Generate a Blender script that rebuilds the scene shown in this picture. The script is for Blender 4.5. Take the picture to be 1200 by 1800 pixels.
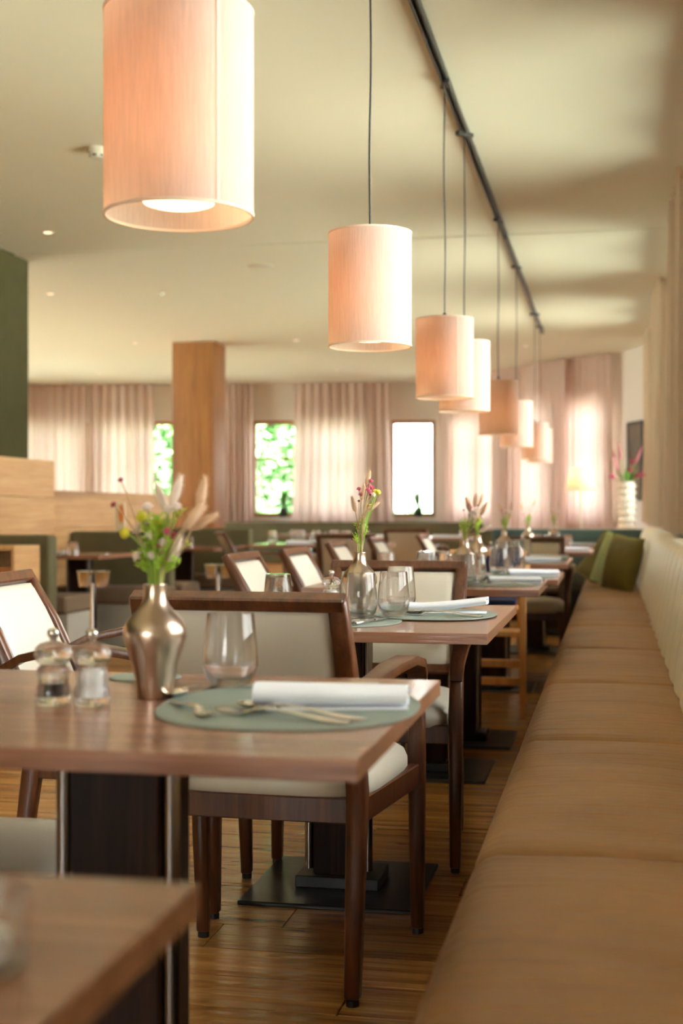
import bpy, bmesh, math, random
from mathutils import Vector, Matrix
random.seed(7)
S = bpy.context.scene
COL = S.collection
for o in list(bpy.data.objects):
    bpy.data.objects.remove(o)

# ------------------------------------------------------------------ camera, world, light, exposure
CAM_H = 1.03
FPX = 2350.0
YAW = math.atan(475 / FPX)
cd = bpy.data.cameras.new('camera')
cam = bpy.data.objects.new('camera', cd)
COL.objects.link(cam)
cam.location = (0, 0, CAM_H)
cam.rotation_euler = (math.pi / 2, 0, YAW)
cd.sensor_fit = 'VERTICAL'
cd.sensor_height = 36
cd.sensor_width = 24
cd.lens = FPX / 1800 * 36
cd.clip_start = 0.05
cd.clip_end = 300
cd.dof.use_dof = True
cd.dof.focus_distance = 3.25
cd.dof.aperture_fstop = 3.3
S.camera = cam

SKY = 9.5
world = bpy.data.worlds.new('sky')
S.world = world
world.use_nodes = True
bg = world.node_tree.nodes['Background']
bg.inputs[0].default_value = (1.0, 1.0, 1.0, 1)
bg.inputs[1].default_value = SKY

sd_ = bpy.data.lights.new('sun', 'SUN')
sd_.energy = 190.0
sd_.angle = math.radians(3)
sd_.color = (1.0, 0.97, 0.95)
sun = bpy.data.objects.new('sun', sd_)
COL.objects.link(sun)
sun.rotation_euler = Vector((0.03, 0.72, -0.95)).to_track_quat('-Z', 'Y').to_euler()

S.view_settings.view_transform = 'Standard'
S.view_settings.look = 'None'
S.view_settings.gamma = 1
S.view_settings.exposure = 0.78
S.view_settings.use_curve_mapping = False
S.cycles.max_bounces = 14
S.cycles.diffuse_bounces = 7
S.cycles.glossy_bounces = 4
S.cycles.transmission_bounces = 10
S.cycles.transparent_max_bounces = 12
S.cycles.caustics_reflective = False
S.cycles.caustics_refractive = True
S.cycles.sample_clamp_indirect = 6
S.cycles.use_denoising = True


# ------------------------------------------------------------------ helpers
def lin(r, g, b):
    f = lambda c: (c / 255 / 12.92) if c / 255 <= 0.04045 else ((c / 255 + 0.055) / 1.055) ** 2.4
    return (f(r), f(g), f(b), 1)


class MB:
    def __init__(s):
        s.v = []
        s.f = []

    def add(s, vs, fs):
        n = len(s.v)
        s.v += [tuple(p) for p in vs]
        s.f += [tuple(i + n for i in f) for f in fs]
        return s

    def box(s, x0, x1, y0, y1, z0, z1):
        return s.add([(x0, y0, z0), (x1, y0, z0), (x1, y1, z0), (x0, y1, z0), (x0, y0, z1), (x1, y0, z1), (x1, y1, z1), (x0, y1, z1)],
                     [(0, 3, 2, 1), (4, 5, 6, 7), (0, 1, 5, 4), (1, 2, 6, 5), (2, 3, 7, 6), (3, 0, 4, 7)])

    def lathe(s, prof, n=24, c=(0, 0, 0), closed=False):
        vs = []
        fs = []
        m = len(prof)
        for (r, z) in prof:
            for k in range(n):
                a = 2 * math.pi * k / n
                vs.append((c[0] + max(r, 1e-5) * math.cos(a), c[1] + max(r, 1e-5) * math.sin(a), c[2] + z))
        for i in range(m if closed else m - 1):
            j = (i + 1) % m
            for k in range(n):
                k2 = (k + 1) % n
                fs.append((i * n + k, i * n + k2, j * n + k2, j * n + k))
        if not closed:
            fs.append(tuple(range(n - 1, -1, -1)))
            fs.append(tuple((m - 1) * n + k for k in range(n)))
        return s.add(vs, fs)

    def tube(s, pts, r, n=8):
        pts = [Vector(p) for p in pts]
        m = len(pts)
        rs = r if isinstance(r, (list, tuple)) else [r] * m
        vs = []
        fs = []
        ref = None
        for i, p in enumerate(pts):
            t = (pts[min(i + 1, m - 1)] - pts[max(i - 1, 0)]).normalized()
            if ref is None:
                ref = t.orthogonal().normalized()
            ref = (ref - t * ref.dot(t))
            ref = ref.normalized() if ref.length > 1e-6 else t.orthogonal().normalized()
            b = t.cross(ref)
            for k in range(n):
                a = 2 * math.pi * k / n
                vs.append(p + (ref * math.cos(a) + b * math.sin(a)) * rs[i])
        for i in range(m - 1):
            for k in range(n):
                k2 = (k + 1) % n
                fs.append((i * n + k, i * n + k2, (i + 1) * n + k2, (i + 1) * n + k))
        fs.append(tuple(range(n - 1, -1, -1)))
        fs.append(tuple((m - 1) * n + k for k in range(n)))
        return s.add(vs, fs)

    def sweep(s, pts, w, h, side=(1, 0, 0)):
        # rectangular section: w along the side vector, h along the path normal
        pts = [Vector(p) for p in pts]
        m = len(pts)
        ws = w if isinstance(w, (list, tuple)) else [w] * m
        hs = h if isinstance(h, (list, tuple)) else [h] * m
        side = Vector(side)
        vs = []
        fs = []
        for i, p in enumerate(pts):
            t = (pts[min(i + 1, m - 1)] - pts[max(i - 1, 0)]).normalized()
            a = (side - t * side.dot(t)).normalized()
            b = t.cross(a)
            for (sa, sb) in ((-1, -1), (1, -1), (1, 1), (-1, 1)):
                vs.append(p + a * sa * ws[i] / 2 + b * sb * hs[i] / 2)
        for i in range(m - 1):
            for k in range(4):
                k2 = (k + 1) % 4
                fs.append((i * 4 + k, i * 4 + k2, (i + 1) * 4 + k2, (i + 1) * 4 + k))
        fs.append((3, 2, 1, 0))
        fs.append(tuple((m - 1) * 4 + k for k in range(4)))
        return s.add(vs, fs)

    def mesh(s, name, mat, bevel=0.0, seg=2, angle=35):
        me = bpy.data.meshes.new(name)
        me.from_pydata(s.v, [], s.f)
        bm = bmesh.new()
        bm.from_mesh(me)
        bmesh.ops.recalc_face_normals(bm, faces=bm.faces)
        if bevel > 0:
            es = [e for e in bm.edges if len(e.link_faces) == 2 and e.calc_face_angle(0) > math.radians(30)]
            bmesh.ops.bevel(bm, geom=es, offset=bevel, segments=seg, profile=0.6, affect='EDGES', clamp_overlap=True)
        bm.to_mesh(me)
        bm.free()
        me.materials.append(mat)
        for p in me.polygons:
            p.use_smooth = True
        me.set_sharp_from_angle(angle=math.radians(angle))
        return me

    def build(s, name, mat, parent=None, bevel=0.0, seg=2, angle=35, loc=None, rot=None):
        return inst(name, s.mesh(name, mat, bevel, seg, angle), parent, loc, rot)


def inst(name, me, parent=None, loc=None, rot=None, scale=None):
    o = bpy.data.objects.new(name, me)
    COL.objects.link(o)
    if parent:
        o.parent = parent
    if loc:
        o.location = loc
    if rot:
        o.rotation_euler = rot
    if scale:
        o.scale = scale if isinstance(scale, (tuple, list)) else (scale,) * 3
    return o


def tag(o, label=None, cat=None, group=None, kind=None):
    if label:
        o['label'] = label
    if cat:
        o['category'] = cat
    if group:
        o['group'] = group
    if kind:
        o['kind'] = kind
    return o


def thing(name, label, cat, loc=(0, 0, 0), rz=0.0, group=None):
    o = bpy.data.objects.new(name, None)
    COL.objects.link(o)
    o.location = loc
    o.rotation_euler = (0, 0, rz)
    o.empty_display_size = 0.1
    return tag(o, label, cat, group)


def copy_tree(o, parent=None):
    c = o.copy()
    COL.objects.link(c)
    if parent:
        c.parent = parent
    for ch in list(o.children):
        copy_tree(ch, c)
    return c


class Proto:
    """first use moves the prototype itself, later uses copy it with its parts"""
    def __init__(s, make):
        s.make = make
        s.root = None

    def put(s, label, loc, rz=0.0, group=None, cat=None, scale=None):
        if s.root is None:
            s.root = s.make()
            o = s.root
        else:
            o = copy_tree(s.root)
        o.location = loc
        o.rotation_euler = (0, 0, rz)
        if scale:
            o.scale = scale if isinstance(scale, (tuple, list)) else (scale,) * 3
        else:
            o.scale = (1, 1, 1)
        o['label'] = label
        if cat:
            o['category'] = cat
        if group:
            o['group'] = group
        return o


# ------------------------------------------------------------------ materials
def newmat(name):
    m = bpy.data.materials.new(name)
    m.use_nodes = True
    nt = m.node_tree
    p = nt.nodes['Principled BSDF']
    return m, nt, p


def N(nt, t, **kw):
    n = nt.nodes.new(t)
    for k, v in kw.items():
        setattr(n, k, v)
    return n


def coords(nt, scale=(1, 1, 1), kind='Object', rnd=0.0):
    tc = N(nt, 'ShaderNodeTexCoord')
    mp = N(nt, 'ShaderNodeMapping')
    mp.inputs['Scale'].default_value = scale
    nt.links.new(tc.outputs[kind], mp.inputs[0])
    if rnd:
        oi = N(nt, 'ShaderNodeObjectInfo')
        mu = N(nt, 'ShaderNodeMath', operation='MULTIPLY')
        mu.inputs[1].default_value = rnd
        nt.links.new(oi.outputs['Random'], mu.inputs[0])
        nt.links.new(mu.outputs[0], mp.inputs['Location'])
    return mp.outputs[0]


def ramp(nt, fac, stops):
    r = N(nt, 'ShaderNodeValToRGB')
    while len(r.color_ramp.elements) < len(stops):
        r.color_ramp.elements.new(0.5)
    for e, (pos, c) in zip(r.color_ramp.elements, stops):
        e.position = pos
        e.color = c
    nt.links.new(fac, r.inputs[0])
    return r.outputs[0]


def noise(nt, vec, scale, detail=4, rough=0.55, dist=0.0):
    n = N(nt, 'ShaderNodeTexNoise')
    n.inputs['Scale'].default_value = scale
    n.inputs['Detail'].default_value = detail
    n.inputs['Roughness'].default_value = rough
    n.inputs['Distortion'].default_value = dist
    nt.links.new(vec, n.inputs['Vector'])
    return n.outputs[0]


def bump(nt, p, h, strength, dist=0.01):
    b = N(nt, 'ShaderNodeBump')
    b.inputs['Strength'].default_value = strength
    b.inputs['Distance'].default_value = dist
    nt.links.new(h, b.inputs['Height'])
    nt.links.new(b.outputs[0], p.inputs['Normal'])
    return b


def plain(name, col, rough=0.5, metal=0.0, nscale=0, nstr=0.15, ndist=0.003, var=0.0, sheen=0.0, spec=None, coat=0.0):
    m, nt, p = newmat(name)
    p.inputs['Base Color'].default_value = col
    p.inputs['Roughness'].default_value = rough
    p.inputs['Metallic'].default_value = metal
    if spec is not None:
        p.inputs['Specular IOR Level'].default_value = spec
    if coat:
        p.inputs['Coat Weight'].default_value = coat
        p.inputs['Coat Roughness'].default_value = 0.1
    if sheen:
        p.inputs['Sheen Weight'].default_value = sheen
        p.inputs['Sheen Roughness'].default_value = 0.4
        p.inputs['Sheen Tint'].default_value = col
    if nscale:
        v = coords(nt)
        h = noise(nt, v, nscale)
        bump(nt, p, h, nstr, ndist)
        if var:
            a = tuple(c * (1 - var) for c in col[:3]) + (1,)
            b = tuple(min(1, c * (1 + var)) for c in col[:3]) + (1,)
            v2 = coords(nt)
            nt.links.new(ramp(nt, noise(nt, v2, nscale * 0.15), [(0.3, a), (0.7, b)]), p.inputs['Base Color'])
    return m


def wood(name, dark, mid, light, grain='X', rough=0.35, scale=1.0, rnd=3.0, bstr=0.08, coat=0.0, knots=False):
    m, nt, p = newmat(name)
    st = {'X': (0.7, 14, 14), 'Y': (14, 0.7, 14), 'Z': (14, 14, 0.7)}[grain]
    v = coords(nt, tuple(a * scale for a in st), rnd=rnd)
    n1 = noise(nt, v, 2.2, 6, 0.6, 0.6)
    n2 = noise(nt, v, 9.0, 5, 0.6)
    mx = N(nt, 'ShaderNodeMix', data_type='FLOAT')
    mx.inputs[0].default_value = 0.35
    nt.links.new(n1, mx.inputs[2])
    nt.links.new(n2, mx.inputs[3])
    c = ramp(nt, mx.outputs[0], [(0.32, dark), (0.5, mid), (0.68, light)])
    if knots:
        v2 = coords(nt, tuple(a * 0.12 * scale for a in st), rnd=rnd)
        k = noise(nt, v2, 2.5, 3, 0.5)
        kc = ramp(nt, k, [(0.28, (0.35, 0.25, 0.18, 1)), (0.42, (1, 1, 1, 1))])
        mm = N(nt, 'ShaderNodeMix', data_type='RGBA', blend_type='MULTIPLY')
        mm.inputs[0].default_value = 0.8
        nt.links.new(c, mm.inputs[6])
        nt.links.new(kc, mm.inputs[7])
        c = mm.outputs[2]
    nt.links.new(c, p.inputs['Base Color'])
    p.inputs['Roughness'].default_value = rough
    if coat:
        p.inputs['Coat Weight'].default_value = coat
        p.inputs['Coat Roughness'].default_value = 0.12
    bump(nt, p, n2, bstr, 0.003)
    return m


def glassmat(name, rough=0.0, col=(1, 1, 1, 1), ior=1.47):
    m, nt, p = newmat(name)
    p.inputs['Base Color'].default_value = col
    p.inputs['Roughness'].default_value = rough
    p.inputs['Transmission Weight'].default_value = 1
    p.inputs['IOR'].default_value = ior
    return m


def clearmat(name, fac, ior=1.47):
    m = glassmat(name, ior=ior)
    nt = m.node_tree
    p = nt.nodes['Principled BSDF']
    out = [n_ for n_ in nt.nodes if n_.type == 'OUTPUT_MATERIAL'][0]
    tr = N(nt, 'ShaderNodeBsdfTransparent')
    mix = N(nt, 'ShaderNodeMixShader')
    mix.inputs[0].default_value = fac
    nt.links.new(p.outputs[0], mix.inputs[1])
    nt.links.new(tr.outputs[0], mix.inputs[2])
    nt.links.new(mix.outputs[0], out.inputs[0])
    return m


def panemat():
    m = bpy.data.materials.new('window_glass')
    m.use_nodes = True
    nt = m.node_tree
    nt.nodes.clear()
    out = N(nt, 'ShaderNodeOutputMaterial')
    mix = N(nt, 'ShaderNodeMixShader')
    tr = N(nt, 'ShaderNodeBsdfTransparent')
    tr.inputs[0].default_value = (0.95, 0.97, 0.95, 1)
    gl = N(nt, 'ShaderNodeBsdfGlossy')
    gl.inputs['Roughness'].default_value = 0.02
    fr = N(nt, 'ShaderNodeFresnel')
    fr.inputs[0].default_value = 1.45
    nt.links.new(fr.outputs[0], mix.inputs[0])
    nt.links.new(tr.outputs[0], mix.inputs[1])
    nt.links.new(gl.outputs[0], mix.inputs[2])
    nt.links.new(mix.outputs[0], out.inputs[0])
    return m


def sheermat(name, dcol, tcol, tfac, weave=0.0, stretch=(1, 1, 1)):
    m = bpy.data.materials.new(name)
    m.use_nodes = True
    nt = m.node_tree
    nt.nodes.clear()
    out = N(nt, 'ShaderNodeOutputMaterial')
    mix = N(nt, 'ShaderNodeMixShader')
    mix.inputs[0].default_value = tfac
    d = N(nt, 'ShaderNodeBsdfDiffuse')
    d.inputs[0].default_value = dcol
    t = N(nt, 'ShaderNodeBsdfTranslucent')
    t.inputs[0].default_value = tcol
    nt.links.new(d.outputs[0], mix.inputs[1])
    nt.links.new(t.outputs[0], mix.inputs[2])
    nt.links.new(mix.outputs[0], out.inputs[0])
    if weave:
        v = coords(nt, stretch)
        h = noise(nt, v, 12, 5, 0.65)
        b = N(nt, 'ShaderNodeBump')
        b.inputs['Strength'].default_value = weave
        b.inputs['Distance'].default_value = 0.004
        nt.links.new(h, b.inputs['Height'])
        nt.links.new(b.outputs[0], d.inputs['Normal'])
        for (bs, c) in ((d, dcol), (t, tcol)):
            a = tuple(x * 0.86 for x in c[:3]) + (1,)
            nt.links.new(ramp(nt, h, [(0.35, a), (0.62, c)]), bs.inputs[0])
    return m


def emit(name, col, strength):
    m, nt, p = newmat(name)
    p.inputs['Base Color'].default_value = (0.8, 0.8, 0.8, 1)
    p.inputs['Emission Color'].default_value = col
    p.inputs['Emission Strength'].default_value = strength
    return m


M = {}
M['ceiling'] = plain('ceiling_paint', lin(236, 235, 217), 0.75, nscale=60, nstr=0.04)
M['wall'] = plain('wall_paint', lin(228, 220, 212), 0.8, nscale=70, nstr=0.05)
M['reveal'] = plain('white_paint', lin(240, 238, 232), 0.6, nscale=70, nstr=0.03)
M['greenwall'] = plain('dark_green_paint', lin(62, 58, 34), 0.9, nscale=60, nstr=0.05, var=0.06, spec=0.15)
M['table'] = wood('walnut_laminate', lin(110, 72, 54), lin(144, 100, 78), lin(168, 122, 98), 'X', 0.17, 1.0, bstr=0.22)
M['chairwood'] = wood('dark_stained_beech', lin(56, 28, 15), lin(82, 45, 25), lin(108, 64, 37), 'Z', 0.34, 1.2, bstr=0.06, coat=0.15)
M['darkwood'] = wood('dark_pedestal_wood', lin(24, 13, 8), lin(38, 21, 13), lin(54, 32, 20), 'Z', 0.5, 1.0)
M['oak'] = wood('oak_veneer', lin(172, 126, 78), lin(192, 148, 98), lin(206, 166, 116), 'Y', 0.5, 0.6, knots=True)
M['pillaroak'] = wood('oak_beam', lin(112, 68, 28), lin(140, 90, 42), lin(162, 110, 58), 'Z', 0.5, 0.6, knots=True)
M['framewood'] = wood('window_frame_oak', lin(150, 96, 58), lin(176, 120, 78), lin(196, 142, 98), 'Z', 0.45)
M['lightwood'] = wood('beech_light', lin(182, 124, 68), lin(206, 152, 92), lin(222, 172, 112), 'Z', 0.4)
M['leather'] = None
M['darkwood'].node_tree.nodes['Principled BSDF'].inputs['Specular IOR Level'].default_value = 0.18
M['cream'] = plain('cream_leatherette', lin(204, 196, 180), 0.42, nscale=140, nstr=0.06, ndist=0.001)
M['velvet'] = plain('green_velvet', lin(92, 86, 58), 0.85, nscale=35, nstr=0.1, var=0.12, sheen=0.5)
M['velvetblue'] = plain('teal_green_velvet', lin(70, 88, 80), 0.85, nscale=35, nstr=0.1, var=0.12, sheen=0.5)
M['pillow'] = plain('moss_velvet', lin(96, 84, 26), 0.8, nscale=30, nstr=0.2, var=0.25, sheen=0.8)
M['pillow_sunlit'] = plain('sunlit_green_velvet', lin(142, 146, 84), 0.8, nscale=30, nstr=0.2, var=0.2, sheen=0.8)  # paler green with the sunlight on this pillow put into the colour
M['greyfab'] = plain('grey_fabric', lin(166, 162, 150), 0.9, nscale=200, nstr=0.2)
M['brownfab'] = plain('taupe_fabric', lin(112, 92, 72), 0.9, nscale=120, nstr=0.2)
M['black'] = plain('black_metal', lin(18, 17, 16), 0.4, nscale=90, nstr=0.05)
M['cordblack'] = plain('black_cable', lin(22, 18, 16), 0.5)
M['slate'] = plain('black_slate', lin(30, 30, 27), 0.28, nscale=40, nstr=0.25, ndist=0.002, var=0.25)
M['chrome'] = plain('chrome', (0.8, 0.8, 0.8, 1), 0.12, 1.0)
M['steel'] = plain('cutlery_steel', (0.75, 0.72, 0.68, 1), 0.16, 1.0)
M['pipe'] = plain('steel_pipe', lin(150, 146, 144), 0.2, 1.0)
M['vase'] = plain('brushed_bronze', lin(190, 168, 148), 0.28, 1.0, nscale=50, nstr=0.04)
M['mat'] = plain('sage_leather_mat', lin(128, 140, 130), 0.5, nscale=160, nstr=0.08)
M['mill_knob'] = plain('mill_knob_metal', lin(205, 196, 186), 0.25, 1.0)
M['napkin'] = plain('white_linen', lin(236, 238, 244), 0.85, nscale=220, nstr=0.15, ndist=0.001)
M['glass'] = clearmat('clear_glass', 0.12)
M['acrylic'] = clearmat('clear_acrylic', 0.3)
M['salt'] = plain('salt', lin(245, 243, 240), 0.9, nscale=300, nstr=0.4)
M['pepper'] = plain('peppercorns', lin(46, 32, 24), 0.8, nscale=200, nstr=0.8, var=0.4)
M['pane'] = panemat()
M['curtain'] = sheermat('sheer_curtain', lin(226, 206, 196), lin(230, 208, 206), 0.33)
M['curtainbeige'] = sheermat('beige_curtain', lin(212, 192, 168), lin(232, 214, 190), 0.3)
M['shade'] = sheermat('silk_shade', lin(200, 188, 182), lin(244, 182, 138), 0.36, 0.25, (22, 22, 1.2))
M['shadetable'] = sheermat('linen_shade', lin(240, 230, 212), lin(250, 225, 190), 0.4, 0.1, (20, 20, 20))
M['bulb'] = emit('bulb_glow', (1, 0.78, 0.5, 1), 1.6)
M['spot'] = emit('spot_glow', (1, 0.75, 0.48, 1), 1.6)
M['plastic'] = plain('white_plastic', lin(226, 222, 208), 0.4)
M['ceramic'] = plain('white_ceramic', lin(238, 230, 214), 0.4)
M['navy'] = plain('navy_fabric', lin(28, 34, 66), 0.9, nscale=120, nstr=0.15)
M['stem'] = plain('green_stem', lin(132, 158, 60), 0.6)
M['leaf'] = sheermat('fresh_green_leaf', lin(176, 204, 84), lin(190, 220, 90), 0.4)
M['drystem'] = plain('dry_stem', lin(186, 158, 122), 0.7)
M['plume'] = sheermat('bunny_tail_plume', lin(226, 200, 172), lin(232, 204, 172), 0.35)
M['plumewhite'] = sheermat('pale_plume', lin(240, 228, 216), lin(240, 226, 208), 0.35)
M['pink'] = sheermat('pink_petal', lin(226, 118, 146), lin(226, 118, 146), 0.3)
M['palepink'] = sheermat('pale_pink_petal', lin(250, 238, 228), lin(250, 234, 222), 0.3)
M['crimson'] = plain('crimson_petal', lin(140, 34, 56), 0.7)
M['yellow'] = plain('yellow_flower', lin(206, 196, 52), 0.8, nscale=120, nstr=0.6)
M['magenta'] = plain('magenta_protea', lin(176, 64, 96), 0.7)
M['plant'] = plain('house_plant_leaf', lin(92, 140, 56), 0.5)
M['pot'] = plain('dark_pot', lin(40, 40, 42), 0.5)
M['tree'] = plain('tree_leaf', lin(56, 96, 46), 0.7)
M['bark'] = plain('tree_bark', lin(90, 70, 52), 0.9)
M['grass'] = plain('lawn', lin(166, 170, 156), 0.9, nscale=6, nstr=0.4, var=0.25)
M['tan'] = plain('tan_panel', lin(190, 148, 104), 0.6, nscale=80, nstr=0.05)
M['orange'] = plain('orange_print', lin(232, 146, 74), 0.7)
M['paper'] = plain('menu_paper', lin(238, 226, 200), 0.8)


def leathermat():
    m, nt, p = newmat('tan_bench_leather')
    v = coords(nt, (1, 1, 1), rnd=7.0)
    c = ramp(nt, noise(nt, v, 3.0, 4), [(0.3, lin(140, 98, 54)), (0.7, lin(162, 118, 70))])
    nt.links.new(c, p.inputs['Base Color'])
    p.inputs['Roughness'].default_value = 0.48
    v2 = coords(nt, (2.2, 26, 10), rnd=7.0)
    w = noise(nt, v2, 1.0, 3, 0.5, 0.5)
    g = noise(nt, v, 260, 2)
    ad = N(nt, 'ShaderNodeMath', operation='MULTIPLY_ADD')
    ad.inputs[1].default_value = 0.04
    nt.links.new(g, ad.inputs[0])
    nt.links.new(w, ad.inputs[2])
    bump(nt, p, ad.outputs[0], 0.7, 0.018)
    return m


M['leather'] = leathermat()


def floormat(name, planks):
    m, nt, p = newmat(name)
    v = coords(nt, (0.9, 9, 9), rnd=9.0)
    n1 = noise(nt, v, 2.0, 6, 0.6, 0.8)
    c = ramp(nt, n1, [(0.28, lin(138, 90, 44)), (0.5, lin(176, 124, 66)), (0.72, lin(198, 148, 88))])
    oi = N(nt, 'ShaderNodeObjectInfo')
    hv = N(nt, 'ShaderNodeHueSaturation')
    mr = N(nt, 'ShaderNodeMapRange')
    mr.inputs[3].default_value = 0.78
    mr.inputs[4].default_value = 1.12
    nt.links.new(oi.outputs['Random'], mr.inputs[0])
    nt.links.new(mr.outputs[0], hv.inputs['Value'])
    nt.links.new(c, hv.inputs['Color'])
    col = hv.outputs[0]
    if planks:
        br = N(nt, 'ShaderNodeTexBrick')
        br.inputs['Scale'].default_value = 1.0
        br.inputs['Brick Width'].default_value = 2.0
        br.inputs['Row Height'].default_value = 0.18
        br.inputs['Mortar Size'].default_value = 0.004
        br.inputs[1].default_value = (1, 1, 1, 1)
        br.inputs[2].default_value = (0.82, 0.8, 0.78, 1)
        br.inputs[3].default_value = (0.2, 0.15, 0.1, 1)
        nt.links.new(coords(nt), br.inputs[0])
        mm = N(nt, 'ShaderNodeMix', data_type='RGBA', blend_type='MULTIPLY')
        mm.inputs[0].default_value = 1
        nt.links.new(col, mm.inputs[6])
        nt.links.new(br.outputs[0], mm.inputs[7])
        col = mm.outputs[2]
    nt.links.new(col, p.inputs['Base Color'])
    p.inputs['Roughness'].default_value = 0.22
    v3 = coords(nt, (0.9, 24, 1), 'Generated' if False else 'Object')
    w = noise(nt, v3, 1.0, 2, 0.45, 0.3)
    bump(nt, p, w, 0.75, 0.012)
    return m


M['floor'] = floormat('scraped_oak_far', True)
M['plank'] = floormat('scraped_oak_plank', False)

# ------------------------------------------------------------------ room shell
CEIL = 2.95
XR = 0.46          # right wall inner face
PA, PB, PC, PD = Vector((-9.5, 18.72)), Vector((-2.45, 19.54)), Vector((0.1, 16.3)), Vector((0.46, 15.35))

fl = MB().box(-10, 0.8, -4.2, 20.2, -0.06, -0.012).build('floor', M['floor'])
tag(fl, kind='structure', label='scraped oak plank floor of the dining room')
# far part of the floor: one sheet, planks too fine to tell apart
MB().box(-10, 0.8, 7.0, 20.2, -0.012, 0.0).build('floor_sheet', M['floor'], fl)
MB().box(-10, -4.35, -4.2, 7.0, -0.012, 0.0).build('floor_sheet', M['floor'], fl)
MB().box(-4.35, 0.46, -4.2, 1.96, -0.012, 0.0).build('floor_sheet', M['floor'], fl)
rnd = random.Random(3)
pm = {}
for i in range(28):
    y = 1.96 + i * 0.18
    x = -4.35
    first = True
    while x < 0.45:
        L = rnd.choice([0.9, 1.35, 1.75, 2.1]) if not first else rnd.choice([0.5, 0.9, 1.3, 1.7])
        first = False
        L = min(L, 0.46 - x)
        if 0.46 - (x + L) < 0.3:
            L = 0.46 - x
        k = round(L, 3)
        if k not in pm:
            pm[k] = MB().box(0, L - 0.0025, 0, 0.1775, -0.012, 0).mesh('plank', M['plank'], 0.0015, 1)
        inst('plank', pm[k], fl, (x, y, rnd.uniform(-0.0006, 0.0006)))
        x += L

ce = MB().box(-10, 0.9, -4.3, 9.28, CEIL, CEIL + 0.2).build('ceiling', M['ceiling'])
tag(ce, kind='structure', label='cream painted ceiling above the dining room')
MB().box(-10, 0.9, 9.28, 20.4, CEIL - 0.006, CEIL + 0.2).build('ceiling_panel', M['ceiling'], ce)


def wallseg(name, P, Q, holes, label, thick=0.32, z1=CEIL + 0.05, z0=-0.05):
    """wall from P to Q (inner face), outward on the left of P->Q; holes = (s0, s1, za, zb)"""
    P = Vector(P[:2])
    Q = Vector(Q[:2])
    e = (Q - P)
    L = e.length
    e.normalize()
    n = Vector((-e.y, e.x))
    mb = MB()

    def blk(s0, s1, a, b):
        pts = []
        for z in (a, b):
            for (s_, t) in ((s0, 0), (s1, 0), (s1, thick), (s0, thick)):
                q = P + e * s_ + n * t
                pts.append((q.x, q.y, z))
        mb.add(pts, [(0, 3, 2, 1), (4, 5, 6, 7), (0, 1, 5, 4), (1, 2, 6, 5), (2, 3, 7, 6), (3, 0, 4, 7)])
    s = 0
    for (a, b, za, zb) in sorted(holes):
        if a > s:
            blk(s, a, z0, z1)
        blk(a, b, z0, za)
        blk(a, b, zb, z1)
        s = b
    if s < L:
        blk(s, L, z0, z1)
    w = mb.build(name, M['wall'])
    tag(w, label, kind='structure')
    return P, e, n, thick


WIN = [0]
wsets = []


def window(P, e, n, s0, s1, za, zb, label, mull=1, bar=None, thick=0.32, portal=True):
    WIN[0] += 1
    ang = math.atan2(e.y, e.x)
    q = P + e * s0
    w = bpy.data.objects.new('window_%d' % WIN[0], None)
    COL.objects.link(w)
    w.location = (q.x, q.y, za)
    w.rotation_euler = (0, 0, ang)
    tag(w, label, kind='structure')
    W, Hh = s1 - s0, zb - za
    f = 0.07
    t0, t1 = 0.075, 0.14
    MB().box(0, W, t0, t1, 0, f).build('frame_rail', M['framewood'], w, 0.006, 1)
    MB().box(0, W, t0, t1, Hh - f, Hh).build('frame_rail', M['framewood'], w, 0.006, 1)
    MB().box(0, f, t0, t1, f, Hh - f).build('frame_stile', M['framewood'], w, 0.006, 1)
    MB().box(W - f, W, t0, t1, f, Hh - f).build('frame_stile', M['framewood'], w, 0.006, 1)
    xs = [f]
    for k in range(mull):
        x = W * (k + 1) / (mull + 1)
        MB().box(x - 0.045, x + 0.045, t0, t1, f, Hh - f).build('mullion', M['framewood'], w, 0.005, 1)
        xs += [x - 0.045, x + 0.045]
    xs.append(W - f)
    for k in range(0, len(xs), 2):
        a, b = xs[k], xs[k + 1]
        MB().box(a, b, 0.105, 0.111, f, Hh - f).build('pane', M['pane'], w)
        if bar:
            MB().box(a, b, 0.09, 0.127, Hh * bar - 0.015, Hh * bar + 0.015).build('glazing_bar', M['framewood'], w, 0.003, 1)
    MB().box(-0.04, W + 0.04, -0.05, 0.075, -0.035, 0.0).build('sill', M['reveal'], w, 0.006, 2)
    MB().box(-0.001, 0.012, 0.0, 0.075, 0.0, Hh).build('reveal_lining', M['reveal'], w)
    MB().box(W - 0.012, W + 0.001, 0.0, 0.075, 0.0, Hh).build('reveal_lining', M['reveal'], w)
    MB().box(0.012, W - 0.012, 0.0, 0.075, Hh - 0.012, Hh + 0.001).build('reveal_lining', M['reveal'], w)
    if portal:
        ld = bpy.data.lights.new('daylight', 'AREA')
        ld.shape = 'RECTANGLE'
        ld.size = W
        ld.size_y = Hh
        ld.energy = 1
        ld.cycles.is_portal = True
        lo = bpy.data.objects.new('daylight', ld)
        COL.objects.link(lo)
        c = P + e * (s0 + s1) / 2 + n * 0.30
        lo.location = (c.x, c.y, (za + zb) / 2)
        d = Vector((-n.x, -n.y, 0))
        lo.rotation_euler = d.to_track_quat('-Z', 'Y').to_euler()
    return w


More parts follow.
